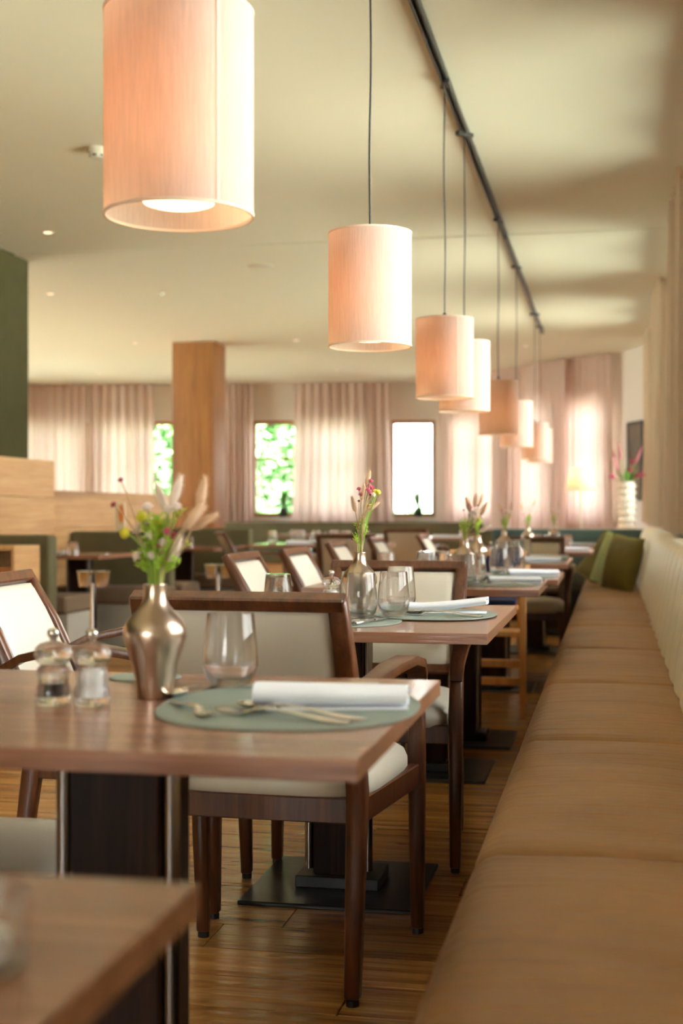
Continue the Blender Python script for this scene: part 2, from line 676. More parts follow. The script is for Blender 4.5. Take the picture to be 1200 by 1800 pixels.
# right wall, running towards +Y with the outside on the right: build from far to near so that outside = left of direction
RW = [(-2.9, 0.1), (1.75, 4.6), (5.25, 7.5), (9.1, 10.9), (12.2, 13.9)]
Y1 = 15.35
ZS, ZT = 0.92, 2.78
P, e, n, th = wallseg('wall_right', (XR, Y1), (XR, -4.2), [(Y1 - b, Y1 - a, ZS, ZT) for a, b in RW], 'cream wall with windows behind the long banquette')
names = ['second from the far corner', 'third from the far corner', 'fourth from the far corner', 'fifth', 'sixth']
lab = {0: 'wide oak window behind the viewer along the banquette wall', 1: 'wide oak window beside the nearest banquette seats',
       2: 'oak window beside the middle of the banquette', 3: 'oak window beyond the middle of the banquette', 4: 'oak window by the far end of the banquette'}
for i, (a, b) in enumerate(RW):
    window(P, e, n, Y1 - b, Y1 - a, ZS, ZT, lab[i], mull=2 if b - a > 2 else 1)

# end wall (slight slant) and diagonal bay wall, outside = left when walking -X... use reversed direction
def rev(P, Q, holes):
    L = (Q - P).length
    return [(L - b, L - a, c, d) for a, b, c, d in holes]


ZB0, ZB1 = 0.95, 2.40
AB = [(0.55, 1.82), (1.97, 3.30), (4.27, 6.02), (6.33, 7.02)]
L = (PB - PA).length
P, e, n, th = wallseg('wall_back', PA, PB, [(a, b, ZB0, ZB1) for a, b in AB], 'cream end wall with curtained windows')
labs = ['end wall window behind the curtains next to the green partition', 'end wall window half hidden by the oak pillar', 'end wall window showing green garden between two curtains', 'end wall window with bright white view and a plant on its sill']
for i, (a, b) in enumerate(AB):
    window(P, e, n, a, b, ZB0, ZB1, labs[i], mull=1 if b - a > 1 else 0, bar=0.6 if i in (1, 2) else None)
BC = [(0.45, 1.70), (2.25, 2.95), (3.18, 3.98)]
P, e, n, th = wallseg('wall_diagonal', PB, PC, [(a, b, ZB0, ZB1) for a, b in BC], 'cream slanted bay wall behind sheer curtains')
labs = ['bay window behind curtains beside the white bright window', 'middle bay window behind the sheer curtains', 'bay window behind the curtain beside the ribbed vase']
for i, (a, b) in enumerate(BC):
    window(P, e, n, a, b, ZB0, ZB1, labs[i], mull=1 if b - a > 1 else 0, bar=0.6)
wallseg('wall_corner', PC, PD, [], 'narrow cream corner wall with a framed picture')
# left part of the room, with unseen windows added for fill light
P, e, n, th = wallseg('wall_left', (-9.5, 9.3), (-9.5, 18.75), [(0.9, 4.4, 0.3, 2.7), (5.0, 8.6, 0.3, 2.7)], 'cream side wall at the far left of the room')
window(P, e, n, 0.9, 4.4, 0.3, 2.7, 'wide window added for fill light in the far left side wall, nearer one', mull=2)
window(P, e, n, 5.0, 8.6, 0.3, 2.7, 'wide window added for fill light in the far left side wall, farther one', mull=2)
gw = MB().box(-4.66, -4.36, -4.2, 9.52, -0.02, CEIL + 0.02).build('wall_partition', M['greenwall'])
tag(gw, 'dark green painted partition wall above the oak panelling', kind='structure')
MB().box(-9.82, -4.66, 9.2, 9.5, -0.02, CEIL + 0.02).build('wall_side', M['wall'])
tag(bpy.data.objects['wall_side'], 'cream wall closing the bay behind the green partition', kind='structure')
P, e, n, th = wallseg('wall_front', (XR, -4.2), (-4.5, -4.2), [(1.2, 3.6, 0.5, 2.3)], 'cream wall with a window behind the viewer')
window(P, e, n, 1.2, 3.6, 0.5, 2.3, 'window in the wall behind the viewer', mull=1)

# oak pillar
pl = MB().box(-4.86, -4.38, 14.4, 14.9, 0, CEIL).build('pillar', M['pillaroak'], bevel=0.006)
tag(pl, 'square oak clad pillar standing before the end wall windows', kind='structure')

# outside
g = MB().box(-60, 60, -40, 90, -0.5, -0.35).build('lawn', M['grass'])
tag(g, 'green lawn outside the windows', kind='structure')
g = MB().box(0.9, 3.6, -30, 24, -0.35, -0.30).build('bounce_terrace', plain('bounce_gravel', lin(214, 206, 190), 0.9, nscale=20, nstr=0.3, var=0.1))  # unseen pale ground, added to bounce light up to the ceiling
tag(g, 'pale gravel ground added outside the banquette windows to bounce light indoors', kind='structure')


def leafcloud(mb, c, rad, nleaf, size, r):
    for _ in range(nleaf):
        while True:
            d = Vector((r.uniform(-1, 1), r.uniform(-1, 1), r.uniform(-1, 1)))
            if d.length < 1:
                break
        p = Vector(c) + Vector((d.x * rad[0], d.y * rad[1], d.z * rad[2]))
        a = Vector((r.gauss(0, 1), r.gauss(0, 1), r.gauss(0, 1))).normalized()
        b = a.orthogonal().normalized()
        s_ = size * r.uniform(0.6, 1.3)
        mb.add([p - a * s_, p + b * s_ * 0.45, p + a * s_, p - b * s_ * 0.45], [(0, 1, 2, 3)])


for k, (x, y, rx, h, lb) in enumerate([(-9.3, 26.5, 1.25, 5.2, 'leafy garden tree outside the window by the oak pillar'),
                                       (-6.6, 27.3, 1.2, 4.6, 'leafy garden tree outside the window left of the long curtain'),
                                       (-13.2, 28.0, 2.2, 5.5, 'leafy garden tree outside the windows beyond the green partition')]):
    t = thing('garden_tree', lb, 'tree', (x, y, -0.35), 0, 'garden trees outside')
    MB().tube([(0, 0, 0), (0.05, 0, h * 0.4), (0, 0.1, h * 0.75)], [0.16, 0.12, 0.05], 8).build('trunk', M['bark'], t)
    mb = MB()
    leafcloud(mb, (0, 0, h * 0.55), (rx, rx, h * 0.46), 5000, 0.13, random.Random(k))
    tag(mb.build('crown', M['tree'], t), kind='stuff')
for k, (x, y, w_, lb) in enumerate([(-3.6, 25, 1.6, 'low garden shrub outside the bright white window'), (-6.9, 24.4, 1.2, 'low garden shrub outside the window beside the tree')]):
    t = thing('garden_shrub', lb, 'shrub', (x, y, -0.35), 0, 'garden shrubs outside')
    mb = MB()
    leafcloud(mb, (0, 0, 0.75), (w_, 0.7, 0.8), 1200, 0.09, random.Random(40 + k))
    tag(mb.build('foliage', M['tree'], t), kind='stuff')
    MB().tube([(0, 0, 0), (0, 0, 0.7)], [0.05, 0.02], 6).build('stem', M['bark'], t)

# ------------------------------------------------------------------ curtains
def curtain(label, P, Q, z0, z1, pitch=0.13, amp=0.04, seed=0, mat='curtain', flare=0.0, pull=0.0, group=None, wav=0.02, gather=1.0):
    r = random.Random(seed)
    P = Vector(P)
    Q = Vector(Q)
    e = Q - P
    L = e.length
    e.normalize()
    n = Vector((-e.y, e.x))
    nf = max(3, int(L / pitch))
    cols = nf * 8
    rows = 16
    ph = [r.uniform(-0.9, 0.9) for _ in range(nf + 2)]
    am = [r.uniform(0.55, 1.25) for _ in range(nf + 2)]
    th = thing('curtain', label, 'curtain', (P.x, P.y, z0), 0, group)
    mb = MB()
    vs = []
    for j in range(rows + 1):
        t = j / rows
        z = (z1 - z0) * t
        for i in range(cols + 1):
            q = i / cols * nf
            k = int(min(q, nf - 1e-6))
            fr = q - k
            a = am[k] * (1 - fr) + am[k + 1] * fr
            p_ = ph[k] * (1 - fr) + ph[k + 1] * fr
            low = 1 - t
            off = amp * a * math.sin(2 * math.pi * q + p_ * (0.3 + 1.2 * low)) * (0.7 + 0.5 * low)
            off += 0.35 * amp * math.sin(1.3 * q + seed + 2 * low)
            s = L * i / cols
            mid = L / 2
            s = mid + (s - mid) * (gather + (1 - gather) * t if False else 1 + flare * low ** 2) + pull * low ** 2
            s += 0.012 * math.sin(2 * math.pi * q * 0.5 + seed) * low
            zz = z + (wav * math.sin(q * 1.1 + seed) * low ** 6)
            d = e * s + n * off
            vs.append((d.x, d.y, zz))
    fs = []
    for j in range(rows):
        for i in range(cols):
            a = j * (cols + 1) + i
            fs.append((a, a + 1, a + cols + 2, a + cols + 1))
    mb.add(vs, fs)
    mb.build('cloth', M[mat], th, angle=80)
    # heading tape
    mb2 = MB()
    vs = []
    for z in (z1 - z0 - 0.05, z1 - z0):
        for i in range(cols + 1):
            q = i / cols * nf
            off = amp * 0.7 * math.sin(2 * math.pi * q) - 0.004
            d = e * (L * i / cols) + n * off
            vs.append((d.x, d.y, z))
    mb2.add(vs, [(i, i + 1, cols + 2 + i, cols + 1 + i) for i in range(cols)])
    mb2.build('heading_tape', M[mat], th, angle=80)
    return th


def along(P, Q, s, inset):
    e = (Q - P).normalized()
    n = Vector((-e.y, e.x))
    return P + e * s - n * inset


CT = CEIL - 0.02
for i, (a, b, lb, fl_) in enumerate([(0.10, 1.83, 'sheer pink beige curtain next to the green partition', 0.0),
                                     (1.88, 2.84, 'sheer pink beige curtain ending left of the oak pillar', 0.02),
                                     (3.72, 4.33, 'gathered pink beige curtain just right of the oak pillar', 0.03),
                                     (4.94, 6.36, 'wide sheer curtain between the two open windows', 0.08)]):
    curtain(lb, along(PA, PB, a, 0.14), along(PA, PB, b, 0.14), 0.80, CT - 0.006, 0.12 if i != 2 else 0.085, 0.035 if i != 2 else 0.05, 11 + i, flare=fl_, group='end wall curtains')
for i, (a, b, lb) in enumerate([(0.18, 1.79, 'sheer curtain right of the bright white window behind the lamps'),
                                (1.72, 3.38, 'sheer curtain in the middle of the slanted bay'),
                                (3.02, 4.13, 'sheer curtain of the bay ending beside the framed picture')]):
    curtain(lb, along(PB, PC, a, 0.25 if i == 1 else 0.14), along(PB, PC, b, 0.25 if i == 1 else 0.14), 0.80, CT - 0.006, 0.12, 0.038, 31 + i, flare=0.02, group='bay curtains')
for i, (a, b, lb, pu) in enumerate([(4.62, 5.22, 'beige curtain hanging at the right edge over the banquette back', -0.1),
                                    (7.55, 8.95, 'beige curtain between windows draped onto the banquette back', -0.1),
                                    (11.0, 12.1, 'beige curtain near the far end of the banquette', 0),
                                    (14.0, 15.05, 'beige curtain in the far corner beside the framed picture', 0)]):
    curtain(lb, (XR - 0.075, b), (XR - 0.075, a), 0.912, CT if b < 9.2 else CT - 0.006, 0.19, 0.05, 51 + i, 'curtainbeige', pull=pu, group='banquette wall curtains', wav=0.012)

# ------------------------------------------------------------------ long banquette
bq = thing('banquette', 'long tan leather banquette running along the right wall', 'bench', (0, 5, 0))
OY = -5.0
MB().box(-0.15, XR - 0.01, -1.15 + OY, 12.60 + OY, 0.0, 0.30).build('plinth', M['darkwood'], bq, 0.004, 1)


def cushion_mesh(x0, x1, y0, y1, z0, z1, crown=0.015, r=0.04, nx=12, ny=18, name='seat_cushion', mat=None):
    """soft block: rounded top edges, slightly crowned and pinched at the seams"""
    mb = MB()
    xs = [x0 + (x1 - x0) * i / nx for i in range(nx + 1)]
    ys = [y0 + (y1 - y0) * j / ny for j in range(ny + 1)]
    prof = []
    # edge stations for rounding
    ux = [0, 0.01, 0.03, 0.06, 0.1] + [0.1 + 0.8 * i / 8 for i in range(1, 8)] + [0.9, 0.94, 0.97, 0.99, 1]
    uy = [0, 0.006, 0.015, 0.03, 0.06] + [0.06 + 0.88 * i / 14 for i in range(1, 14)] + [0.94, 0.97, 0.985, 0.994, 1]

    def edge(dist):
        if dist >= r:
            return 0.0
        return r - math.sqrt(max(0, r * r - (r - dist) ** 2))
    vs = []
    for u in ux:
        for w in uy:
            x = x0 + (x1 - x0) * u
            y = y0 + (y1 - y0) * w
            dx = x - x0
            dx2 = x1 - x
            dy = min(y - y0, y1 - y)
            z = z1 + crown * math.sin(math.pi * u) ** 0.6 * math.sin(math.pi * w) ** 0.5 - crown
            z -= edge(dx) + 0.5 * edge(dx2) + 0.45 * edge(dy * 1.6)
            z += 0.0035 * math.sin(9 * w * math.pi + 3 * u) * math.sin(math.pi * u) * (math.sin(5 * w + 2 * u))
            vs.append((x, y, z))
    m = len(uy)
    fs = [(i * m + j, (i + 1) * m + j, (i + 1) * m + j + 1, i * m + j + 1) for i in range(len(ux) - 1) for j in range(m - 1)]
    # skirt to the underside
    ring = [i * m for i in range(len(ux))] + [(len(ux) - 1) * m + j for j in range(1, m)] + [i * m + m - 1 for i in range(len(ux) - 2, -1, -1)] + [j for j in range(m - 2, 0, -1)]
    base = len(vs)
    for k in ring:
        vs.append((vs[k][0], vs[k][1], z0))
    R = len(ring)
    for k in range(R):
        k2 = (k + 1) % R
        fs.append((ring[k], ring[k2], base + k2, base + k))
    fs.append(tuple(base + k for k in range(R)))
    mb.add(vs, fs)
    return mb.mesh(name, mat or M['leather'], angle=50)


sm = cushion_mesh(-0.235, 0.235, -0.567, 0.567, 0.30, 0.478, 0.022, 0.055)
for k in range(12):
    yc = -1.15 + 0.57 + 1.14 * k
    inst('seat_cushion', sm, bq, (0, yc + OY, 0))


def backpad_mesh(w, name='back_cushion'):
    # profile in XZ (leaning back), swept along Y with pinched seams
    prof = [(0.205, 0.40), (0.200, 0.46), (0.212, 0.55), (0.232, 0.66), (0.252, 0.77), (0.268, 0.835), (0.285, 0.868), (0.318, 0.886), (0.36, 0.888), (0.40, 0.882), (0.43, 0.862), (0.435, 0.80), (0.435, 0.40)]
    st = [-1, -0.985, -0.95, -0.88, -0.7, -0.35, 0, 0.35, 0.7, 0.88, 0.95, 0.985, 1]
    vs = []
    for t in st:
        pin = 0.014 * max(0, (abs(t) - 0.8) / 0.2) ** 2
        bulge = 0.006 * (1 - t * t)
        for (x, z) in prof:
            dx = (pin - bulge) if x < 0.30 else 0
            dz = -(pin) * 0.7 if z > 0.85 else 0
            vs.append((x + dx, t * w / 2, z + dz))
    m = len(prof)
    fs = [(i * m + j, i * m + j + 1, (i + 1) * m + j + 1, (i + 1) * m + j) for i in range(len(st) - 1) for j in range(m - 1)]
    fs += [(i * m + m - 1, i * m, (i + 1) * m, (i + 1) * m + m - 1) for i in range(len(st) - 1)]
    fs += [tuple(range(m)), tuple((len(st) - 1) * m + j for j in range(m - 1, -1, -1))]
    return MB().add(vs, fs).mesh(name, M['backleather'], angle=60)


M['backleather'] = plain('sage_tan_leather', lin(228, 218, 194), 0.5, nscale=120, nstr=0.08, var=0.06)
bmh = backpad_mesh(0.379)
for k in range(36):
    inst('back_cushion', bmh, bq, (0, -1.15 + 0.19 + 0.38 * k + OY, 0))

# teal green bench closing the corner
gb = thing('corner_bench', 'teal green velvet bench across the far end of the banquette', 'bench', (-0.4, 13.0, 0))
MB().box(-0.74, 0.84, -0.26, 0.2, 0.0, 0.30).build('plinth', M['black'], gb, 0.004, 1)
o = inst('seat', cushion_mesh(-0.26, 0.24, -0.80, 0.80, 0.30, 0.475, 0.015, 0.045, name='seat', mat=M['darkvelvet'] if 'darkvelvet' in M else plain('dark_grey_green_leather', lin(62, 62, 52), 0.45, nscale=100, nstr=0.1)), gb, (0.03, 0, 0), (0, 0, math.pi / 2))
MB().box(-0.76, 0.84, 0.18, 0.44, 0.30, 0.862).build('backrest', M['velvetblue'], gb, 0.03, 3)

# oak sideboard with ledge behind the bench, lamp and vase on it
sb = thing('sideboard', 'low oak sideboard behind the teal bench carrying lamp and vase', 'sideboard', (-0.4, 13.95, 0))
MB().box(-0.75, 0.84, -0.25, 0.35, 0.0, 0.80).build('body', M['oak'], sb, 0.004, 1)
MB().box(-0.77, 0.85, -0.27, 0.37, 0.80, 0.83).build('worktop', M['oak'], sb, 0.004, 1)


def soft_pillow(name, mat, label, loc, rot, w=0.42, h=0.42, t=0.13):
    mb = MB()
    n = 14
    vs = []
    fs = []
    for side in (1, -1):
        base = len(vs)
        for i in range(n + 1):
            for j in range(n + 1):
                u = -1 + 2 * i / n
                v = -1 + 2 * j / n
                k = (1 - abs(u) ** 2.6) * (1 - abs(v) ** 2.6)
                pin = 1 - 0.06 * (1 - abs(u)) * abs(v) ** 3 - 0.06 * (1 - abs(v)) * abs(u) ** 3
                wr = 0.006 * math.sin(7 * u + 4 * v) * math.sin(5 * v - 3 * u) * k
                vs.append((u * w / 2 * pin, side * (t / 2 * max(k, 0) ** 0.55 + wr), v * h / 2 * pin))
        for i in range(n):
            for j in range(n):
                a = base + i * (n + 1) + j
                fs.append((a, a + n + 1, a + n + 2, a + 1) if side > 0 else (a, a + 1, a + n + 2, a + n + 1))
    mb.add(vs, fs)
    me = mb.mesh(name, M[mat], angle=70)
    bm = bmesh.new()
    bm.from_mesh(me)
    bmesh.ops.remove_doubles(bm, verts=bm.verts, dist=0.0008)
    bm.to_mesh(me)
    bm.free()
    o = thing(name, label, 'pillow', loc, 0, 'pillows on the banquette')
    o.rotation_euler = rot
    inst('cover', me, o)
    pts = []
    for k in range(41):
        a = 2 * math.pi * k / 40
        cx, sx = math.cos(a), math.sin(a)
        mx = max(abs(cx), abs(sx))
        u, v = cx / mx, sx / mx
        pin = 1 - 0.06 * (1 - abs(u)) * abs(v) ** 3 - 0.06 * (1 - abs(v)) * abs(u) ** 3
        pts.append((u * w / 2 * pin, 0, v * h / 2 * pin))
    MB().tube(pts, 0.004, 6).build('piping', M[mat], o)
    return o


R = math.radians
soft_pillow('pillow', 'pillow', 'moss green velvet pillow standing in front on the banquette', (0.075, 9.75, 0.665), (R(-12), R(6), R(-58)), 0.40, 0.40, 0.15)
soft_pillow('pillow', 'pillow_sunlit', 'green pillow with sunlight painted into its colour leaning behind the moss one', (0.03, 10.35, 0.65), (R(-14), R(14), R(-50)), 0.42, 0.40, 0.14)
soft_pillow('pillow', 'pillow', 'moss green pillow lying lowest at the back of the banquette', (-0.035, 10.72, 0.62), (R(-20), R(32), R(-35)), 0.40, 0.40, 0.14)

# ------------------------------------------------------------------ tables
TT = 0.745


def table(label, x0, x1, y0, y1, group='walnut tables along the banquette', z=TT, px_=0.0):
    cx, cy = (x0 + x1) / 2, (y0 + y1) / 2
    t = thing('dining_table', label, 'table', (cx, cy, 0), 0, group)
    hx, hy = (x1 - x0) / 2, (y1 - y0) / 2
    MB().box(-hx, hx, -hy, hy, z - 0.026, z).build('tabletop', M['table'], t, 0.0012, 1)
    MB().box(-0.16, 0.16, -0.12, 0.12, z - 0.034, z - 0.026).build('mounting_plate', M['black'], t, 0.002, 1)
    b = min(0.235, hy * 0.62)
    col = MB().box(-0.068, 0.068, -0.07, 0.07, 0.045, z - 0.034).build('column', M['darkwood'], t, 0.004, 1)
    for s in (-1, 1):
        MB().tube([(s * 0.0815, -0.055, 0.06), (s * 0.0815, -0.055, z - 0.034)], 0.0125, 12).build('steel_pipe', M['pipe'], col)
    MB().box(-0.115, 0.115, -0.085, 0.085, 0.012, 0.045).build('collar', M['black'], t, 0.003, 1)
    MB().box(-0.235, 0.235, -b, b, 0.0, 0.012).build('base_plate', M['slate'], t, 0.003, 1)
    for c_ in t.children:
        if c_.name.split('.')[0] != 'tabletop':
            c_.location.x = px_
    return t


XT0, XT1 = -1.17, -0.285
table('blurred walnut table corner nearest the viewer', -1.19, -0.31, 0.28, 0.985)
table('walnut table with pepper and salt mills and bronze vase nearest', XT0, XT1, 1.505, 2.255, px_=0.03)
table('second walnut table with one salt mill, behind the turned chair', XT0, XT1, 3.13, 4.10)
table('third walnut table along the banquette, nearer half of a pair', -1.15, -0.262, 4.92, 5.66)
table('fourth walnut table along the banquette, farther half of a pair', -1.11, -0.222, 5.675, 6.42)
table('fifth walnut table, behind the light wooden high chair', -1.12, -0.236, 7.36, 8.44)
table('sixth walnut table along the banquette, beyond the facing chair', -1.0, -0.13, 9.62, 10.38)
table('farthest walnut table right before the teal bench', -0.95, -0.07, 11.05, 11.85)

# ------------------------------------------------------------------ chairs
def make_chair():
    t = thing('armchair', 'x', 'chair')
    wd = M['chairwood']
    for s in (-1, 1):
        # rear leg running up into the back post
        MB().sweep([(s * 0.215, -0.285, 0.014), (s * 0.213, -0.245, 0.25), (s * 0.212, -0.222, 0.43), (s * 0.212, -0.255, 0.55), (s * 0.212, -0.33, 0.72), (s * 0.212, -0.405, 0.855)],
                   [0.032, 0.038, 0.042, 0.042, 0.040, 0.036], [0.034, 0.042, 0.048, 0.046, 0.040, 0.032]).build('leg', wd, t, 0.004, 1, 50)
        MB().sweep([(s * 0.262, 0.222, 0.014), (s * 0.262, 0.216, 0.25), (s * 0.262, 0.212, 0.44), (s * 0.264, 0.20, 0.585)],
                   [0.030, 0.036, 0.040, 0.036], [0.030, 0.038, 0.042, 0.040]).build('leg', wd, t, 0.004, 1, 50)
        for (x, y) in ((s * 0.215, -0.286), (s * 0.262, 0.222)):
            MB().lathe([(0.014, 0), (0.014, 0.014)], 10, (x, y, 0)).build('glide', M['black'], t)
        arm = [(s * 0.222, -0.305, 0.635), (s * 0.245, -0.24, 0.668), (s * 0.268, -0.14, 0.69), (s * 0.280, -0.02, 0.694), (s * 0.280, 0.09, 0.676), (s * 0.273, 0.16, 0.645), (s * 0.266, 0.205, 0.595), (s * 0.264, 0.222, 0.545)]
        MB().sweep(arm, [0.03, 0.042, 0.052, 0.054, 0.052, 0.048, 0.042, 0.036], [0.02, 0.022, 0.022, 0.022, 0.022, 0.022, 0.022, 0.02]).build('armrest', wd, t, 0.005, 2, 50)
    # seat frame
    MB().sweep([(-0.255, 0.212, 0.392), (0.255, 0.212, 0.392)], 0.024, 0.055, (0, 1, 0)).build('apron', wd, t, 0.003, 1)
    MB().sweep([(-0.205, -0.222, 0.392), (0.205, -0.222, 0.392)], 0.024, 0.055, (0, 1, 0)).build('apron', wd, t, 0.003, 1)
    for s in (-1, 1):
        MB().sweep([(s * 0.213, -0.222, 0.392), (s * 0.260, 0.212, 0.392)], 0.026, 0.055, (1, 0, 0)).build('apron', wd, t, 0.003, 1)
    # seat cushion, wider in front, rounded
    mb = MB()
    pr = [(0.0, 0.0), (0.97, 0.0), (1.0, 0.012), (1.0, 0.03), (0.97, 0.05), (0.88, 0.066), (0.6, 0.077), (0.0, 0.08)]
    n = 40
    vs = []
    for (k, z) in pr:
        for i in range(n):
            a = 2 * math.pi * i / n
            c, s_ = math.cos(a), math.sin(a)
            ex = 0.42
            x = math.copysign(abs(c) ** ex, c)
            y = math.copysign(abs(s_) ** ex, s_)
            wy = 0.232 + 0.03 * (y + 1) / 2
            vs.append((x * max(k, 0.001) * wy, y * max(k, 0.001) * 0.235 + 0.002 + 0.02 * (1 - x * x) * max(0, y) * k, 0.412 + z))
    fs = [(i * n + k, i * n + (k + 1) % n, (i + 1) * n + (k + 1) % n, (i + 1) * n + k) for i in range(len(pr) - 1) for k in range(n)]
    mb.add(vs, fs)
    mb.build('seat', M['cream'], t, angle=45)
    # back: rails and padded panel leaning with the posts
    def bp(z):
        zs = [(0.43, -0.222), (0.55, -0.255), (0.72, -0.33), (0.855, -0.405)]
        for (a, ya), (b, yb) in zip(zs, zs[1:]):
            if z <= b:
                return ya + (yb - ya) * (z - a) / (b - a)
        return -0.405
    MB().sweep([(-0.228, bp(0.848), 0.848), (0.228, bp(0.848), 0.848)], 0.032, 0.034, (0, -0.48, 0.87)).build('top_rail', wd, t, 0.004, 1)
    MB().sweep([(-0.2, bp(0.525), 0.525), (0.2, bp(0.525), 0.525)], 0.028, 0.034, (0, -0.4, 0.9)).build('crossbar', wd, t, 0.004, 1)
    mb = MB()
    vs = []
    st = [0.535, 0.55, 0.6, 0.68, 0.76, 0.815, 0.83]
    ux = [-1, -0.96, -0.85, -0.4, 0, 0.4, 0.85, 0.96, 1]
    for side in (1, -1):
        for z in st:
            for u in ux:
                ed = min(1, (1 - abs(u)) / 0.15) ** 0.5 * min(1, min(z - 0.535, 0.83 - z) / 0.03 + 0.05) ** 0.5
                vs.append((u * 0.19, bp(z) + side * (0.008 + 0.014 * ed), z))
    m = len(ux)
    k0 = len(st) * m
    fs = []
    for b in (0, 1):
        for i in range(len(st) - 1):
            for j in range(m - 1):
                a = b * k0 + i * m + j
                fs.append((a, a + 1, a + m + 1, a + m))
    ring = [j for j in range(m)] + [i * m + m - 1 for i in range(1, len(st))] + [(len(st) - 1) * m + j for j in range(m - 2, -1, -1)] + [i * m for i in range(len(st) - 2, 0, -1)]
    for k in range(len(ring)):
        a, b = ring[k], ring[(k + 1) % len(ring)]
        fs.append((a, b, b + k0, a + k0))
    mb.add(vs, fs)
    mb.build('back_pad', M['cream'], t, angle=50)
    return t


chair = Proto(make_chair)
PI = math.pi
CG = 'cream padded armchairs with dark wooden frames'
def ch(label, x, y, rz):
    return chair.put(label, (x, y, 0), rz, CG)


ch('dark wooden armchair seen from behind between the first two tables', -0.735, 3.03, R(-2))
ch('cream armchair facing the viewer at the far side of the second table', -0.70, 4.03, PI)
ch('armchair at lower left whose seat peeks under the first table', -1.11, 2.03, -PI / 2)
ch('cream armchair at the left edge beside the second table', -1.21, 3.36, -PI / 2 + R(4))
ch('cream armchair beside the third table, first of the receding row', -1.06, 5.205, -PI / 2)
ch('cream armchair beside the fourth table, second of the receding row', -1.02, 5.93, -PI / 2)
ch('cream armchair beyond the fourth table, third of the receding row', -1.13, 7.42, -PI / 2)
ch('cream armchair beside the fifth table, fourth of the receding row', -1.12, 8.65, -PI / 2)
ch('cream armchair beside the sixth table, last of the receding row', -0.99, 9.93, -PI / 2)
ch('armchair facing the viewer at the far end of the fifth table', -0.53, 8.50, PI)
ch('cream armchair seen from behind at the set table amid the room', -2.02, 10.35, R(6))
ch('armchair seen from the side between the booths and the set table', -2.85, 10.95, -PI / 2 + R(25))
ch('armchair seen from behind at the long table under the end windows', -1.95, 13.5, R(-8))

# light wooden high chair with navy seat
hc = thing('high_chair', 'light wooden folding high chair with navy cushion between tables', 'high chair', (-0.64, 6.9, 0))
for s in (-1, 1):
    x = s * 0.205
    MB().sweep([(x, -0.16, 0), (x, -0.16, 0.70)], 0.03, 0.03).build('leg', M['lightwood'], hc, 0.003, 1)
    MB().sweep([(x - s * 0.032, 0.30, 0), (x - s * 0.032, -0.04, 0.70)], 0.026, 0.036).build('leg', M['lightwood'], hc, 0.003, 1)
    MB().sweep([(x, -0.17, 0.69), (x, 0.18, 0.74)], 0.03, 0.03).build('armrest', M['lightwood'], hc, 0.003, 1)
for (y, z, d) in ((-0.16, 0.18, 0.022), (-0.16, 0.27, 0.022)):
    MB().box(-0.19, 0.19, y - 0.012, y + 0.012, z - 0.02, z + 0.02).build('stretcher', M['lightwood'], hc, 0.003, 1)
MB().box(-0.19, 0.19, -0.16, 0.05, 0.405, 0.43).build('foot_board', M['lightwood'], hc, 0.003, 1)
MB().box(-0.17, 0.17, -0.10, 0.14, 0.53, 0.555).build('seat', M['lightwood'], hc, 0.003, 1)
MB().box(-0.165, 0.165, -0.09, 0.135, 0.555, 0.585).build('seat_cushion', M['navy'], hc, 0.012, 2)
MB().box(-0.19, 0.19, 0.14, 0.165, 0.58, 0.80).build('backrest', M['navy'], hc, 0.01, 2)
MB().box(-0.2, 0.2, 0.135, 0.17, 0.80, 0.83).build('top_rail', M['lightwood'], hc, 0.004, 1)

# ------------------------------------------------------------------ pendant lamps and track
tr = thing('ceiling_track', 'black lighting track on the ceiling above the tables', 'lighting track', (-0.72, 6.6, CEIL))
MB().box(-0.018, -0.007, -7.6, 2.66, -0.032, 0).build('rail', M['black'], tr, 0.002, 1)
MB().box(0.007, 0.018, -7.6, 2.66, -0.032, 0).build('rail', M['black'], tr, 0.002, 1)
MB().box(-0.007, 0.007, -7.6, 2.66, -0.010, 0).build('back_channel', M['black'], tr)
MB().box(-0.018, 0.018, 2.66, 7.7, -0.034, -0.006).build('rail', M['black'], tr, 0.002, 1)
MB().box(-0.016, 0.016, -1.95 - 2.6, -1.90 - 2.6, -0.036, -0.014).build('joiner', M['chrome'], tr, 0.002, 1)
ZL0, ZL1, RL = 1.533, 1.875, 0.1265


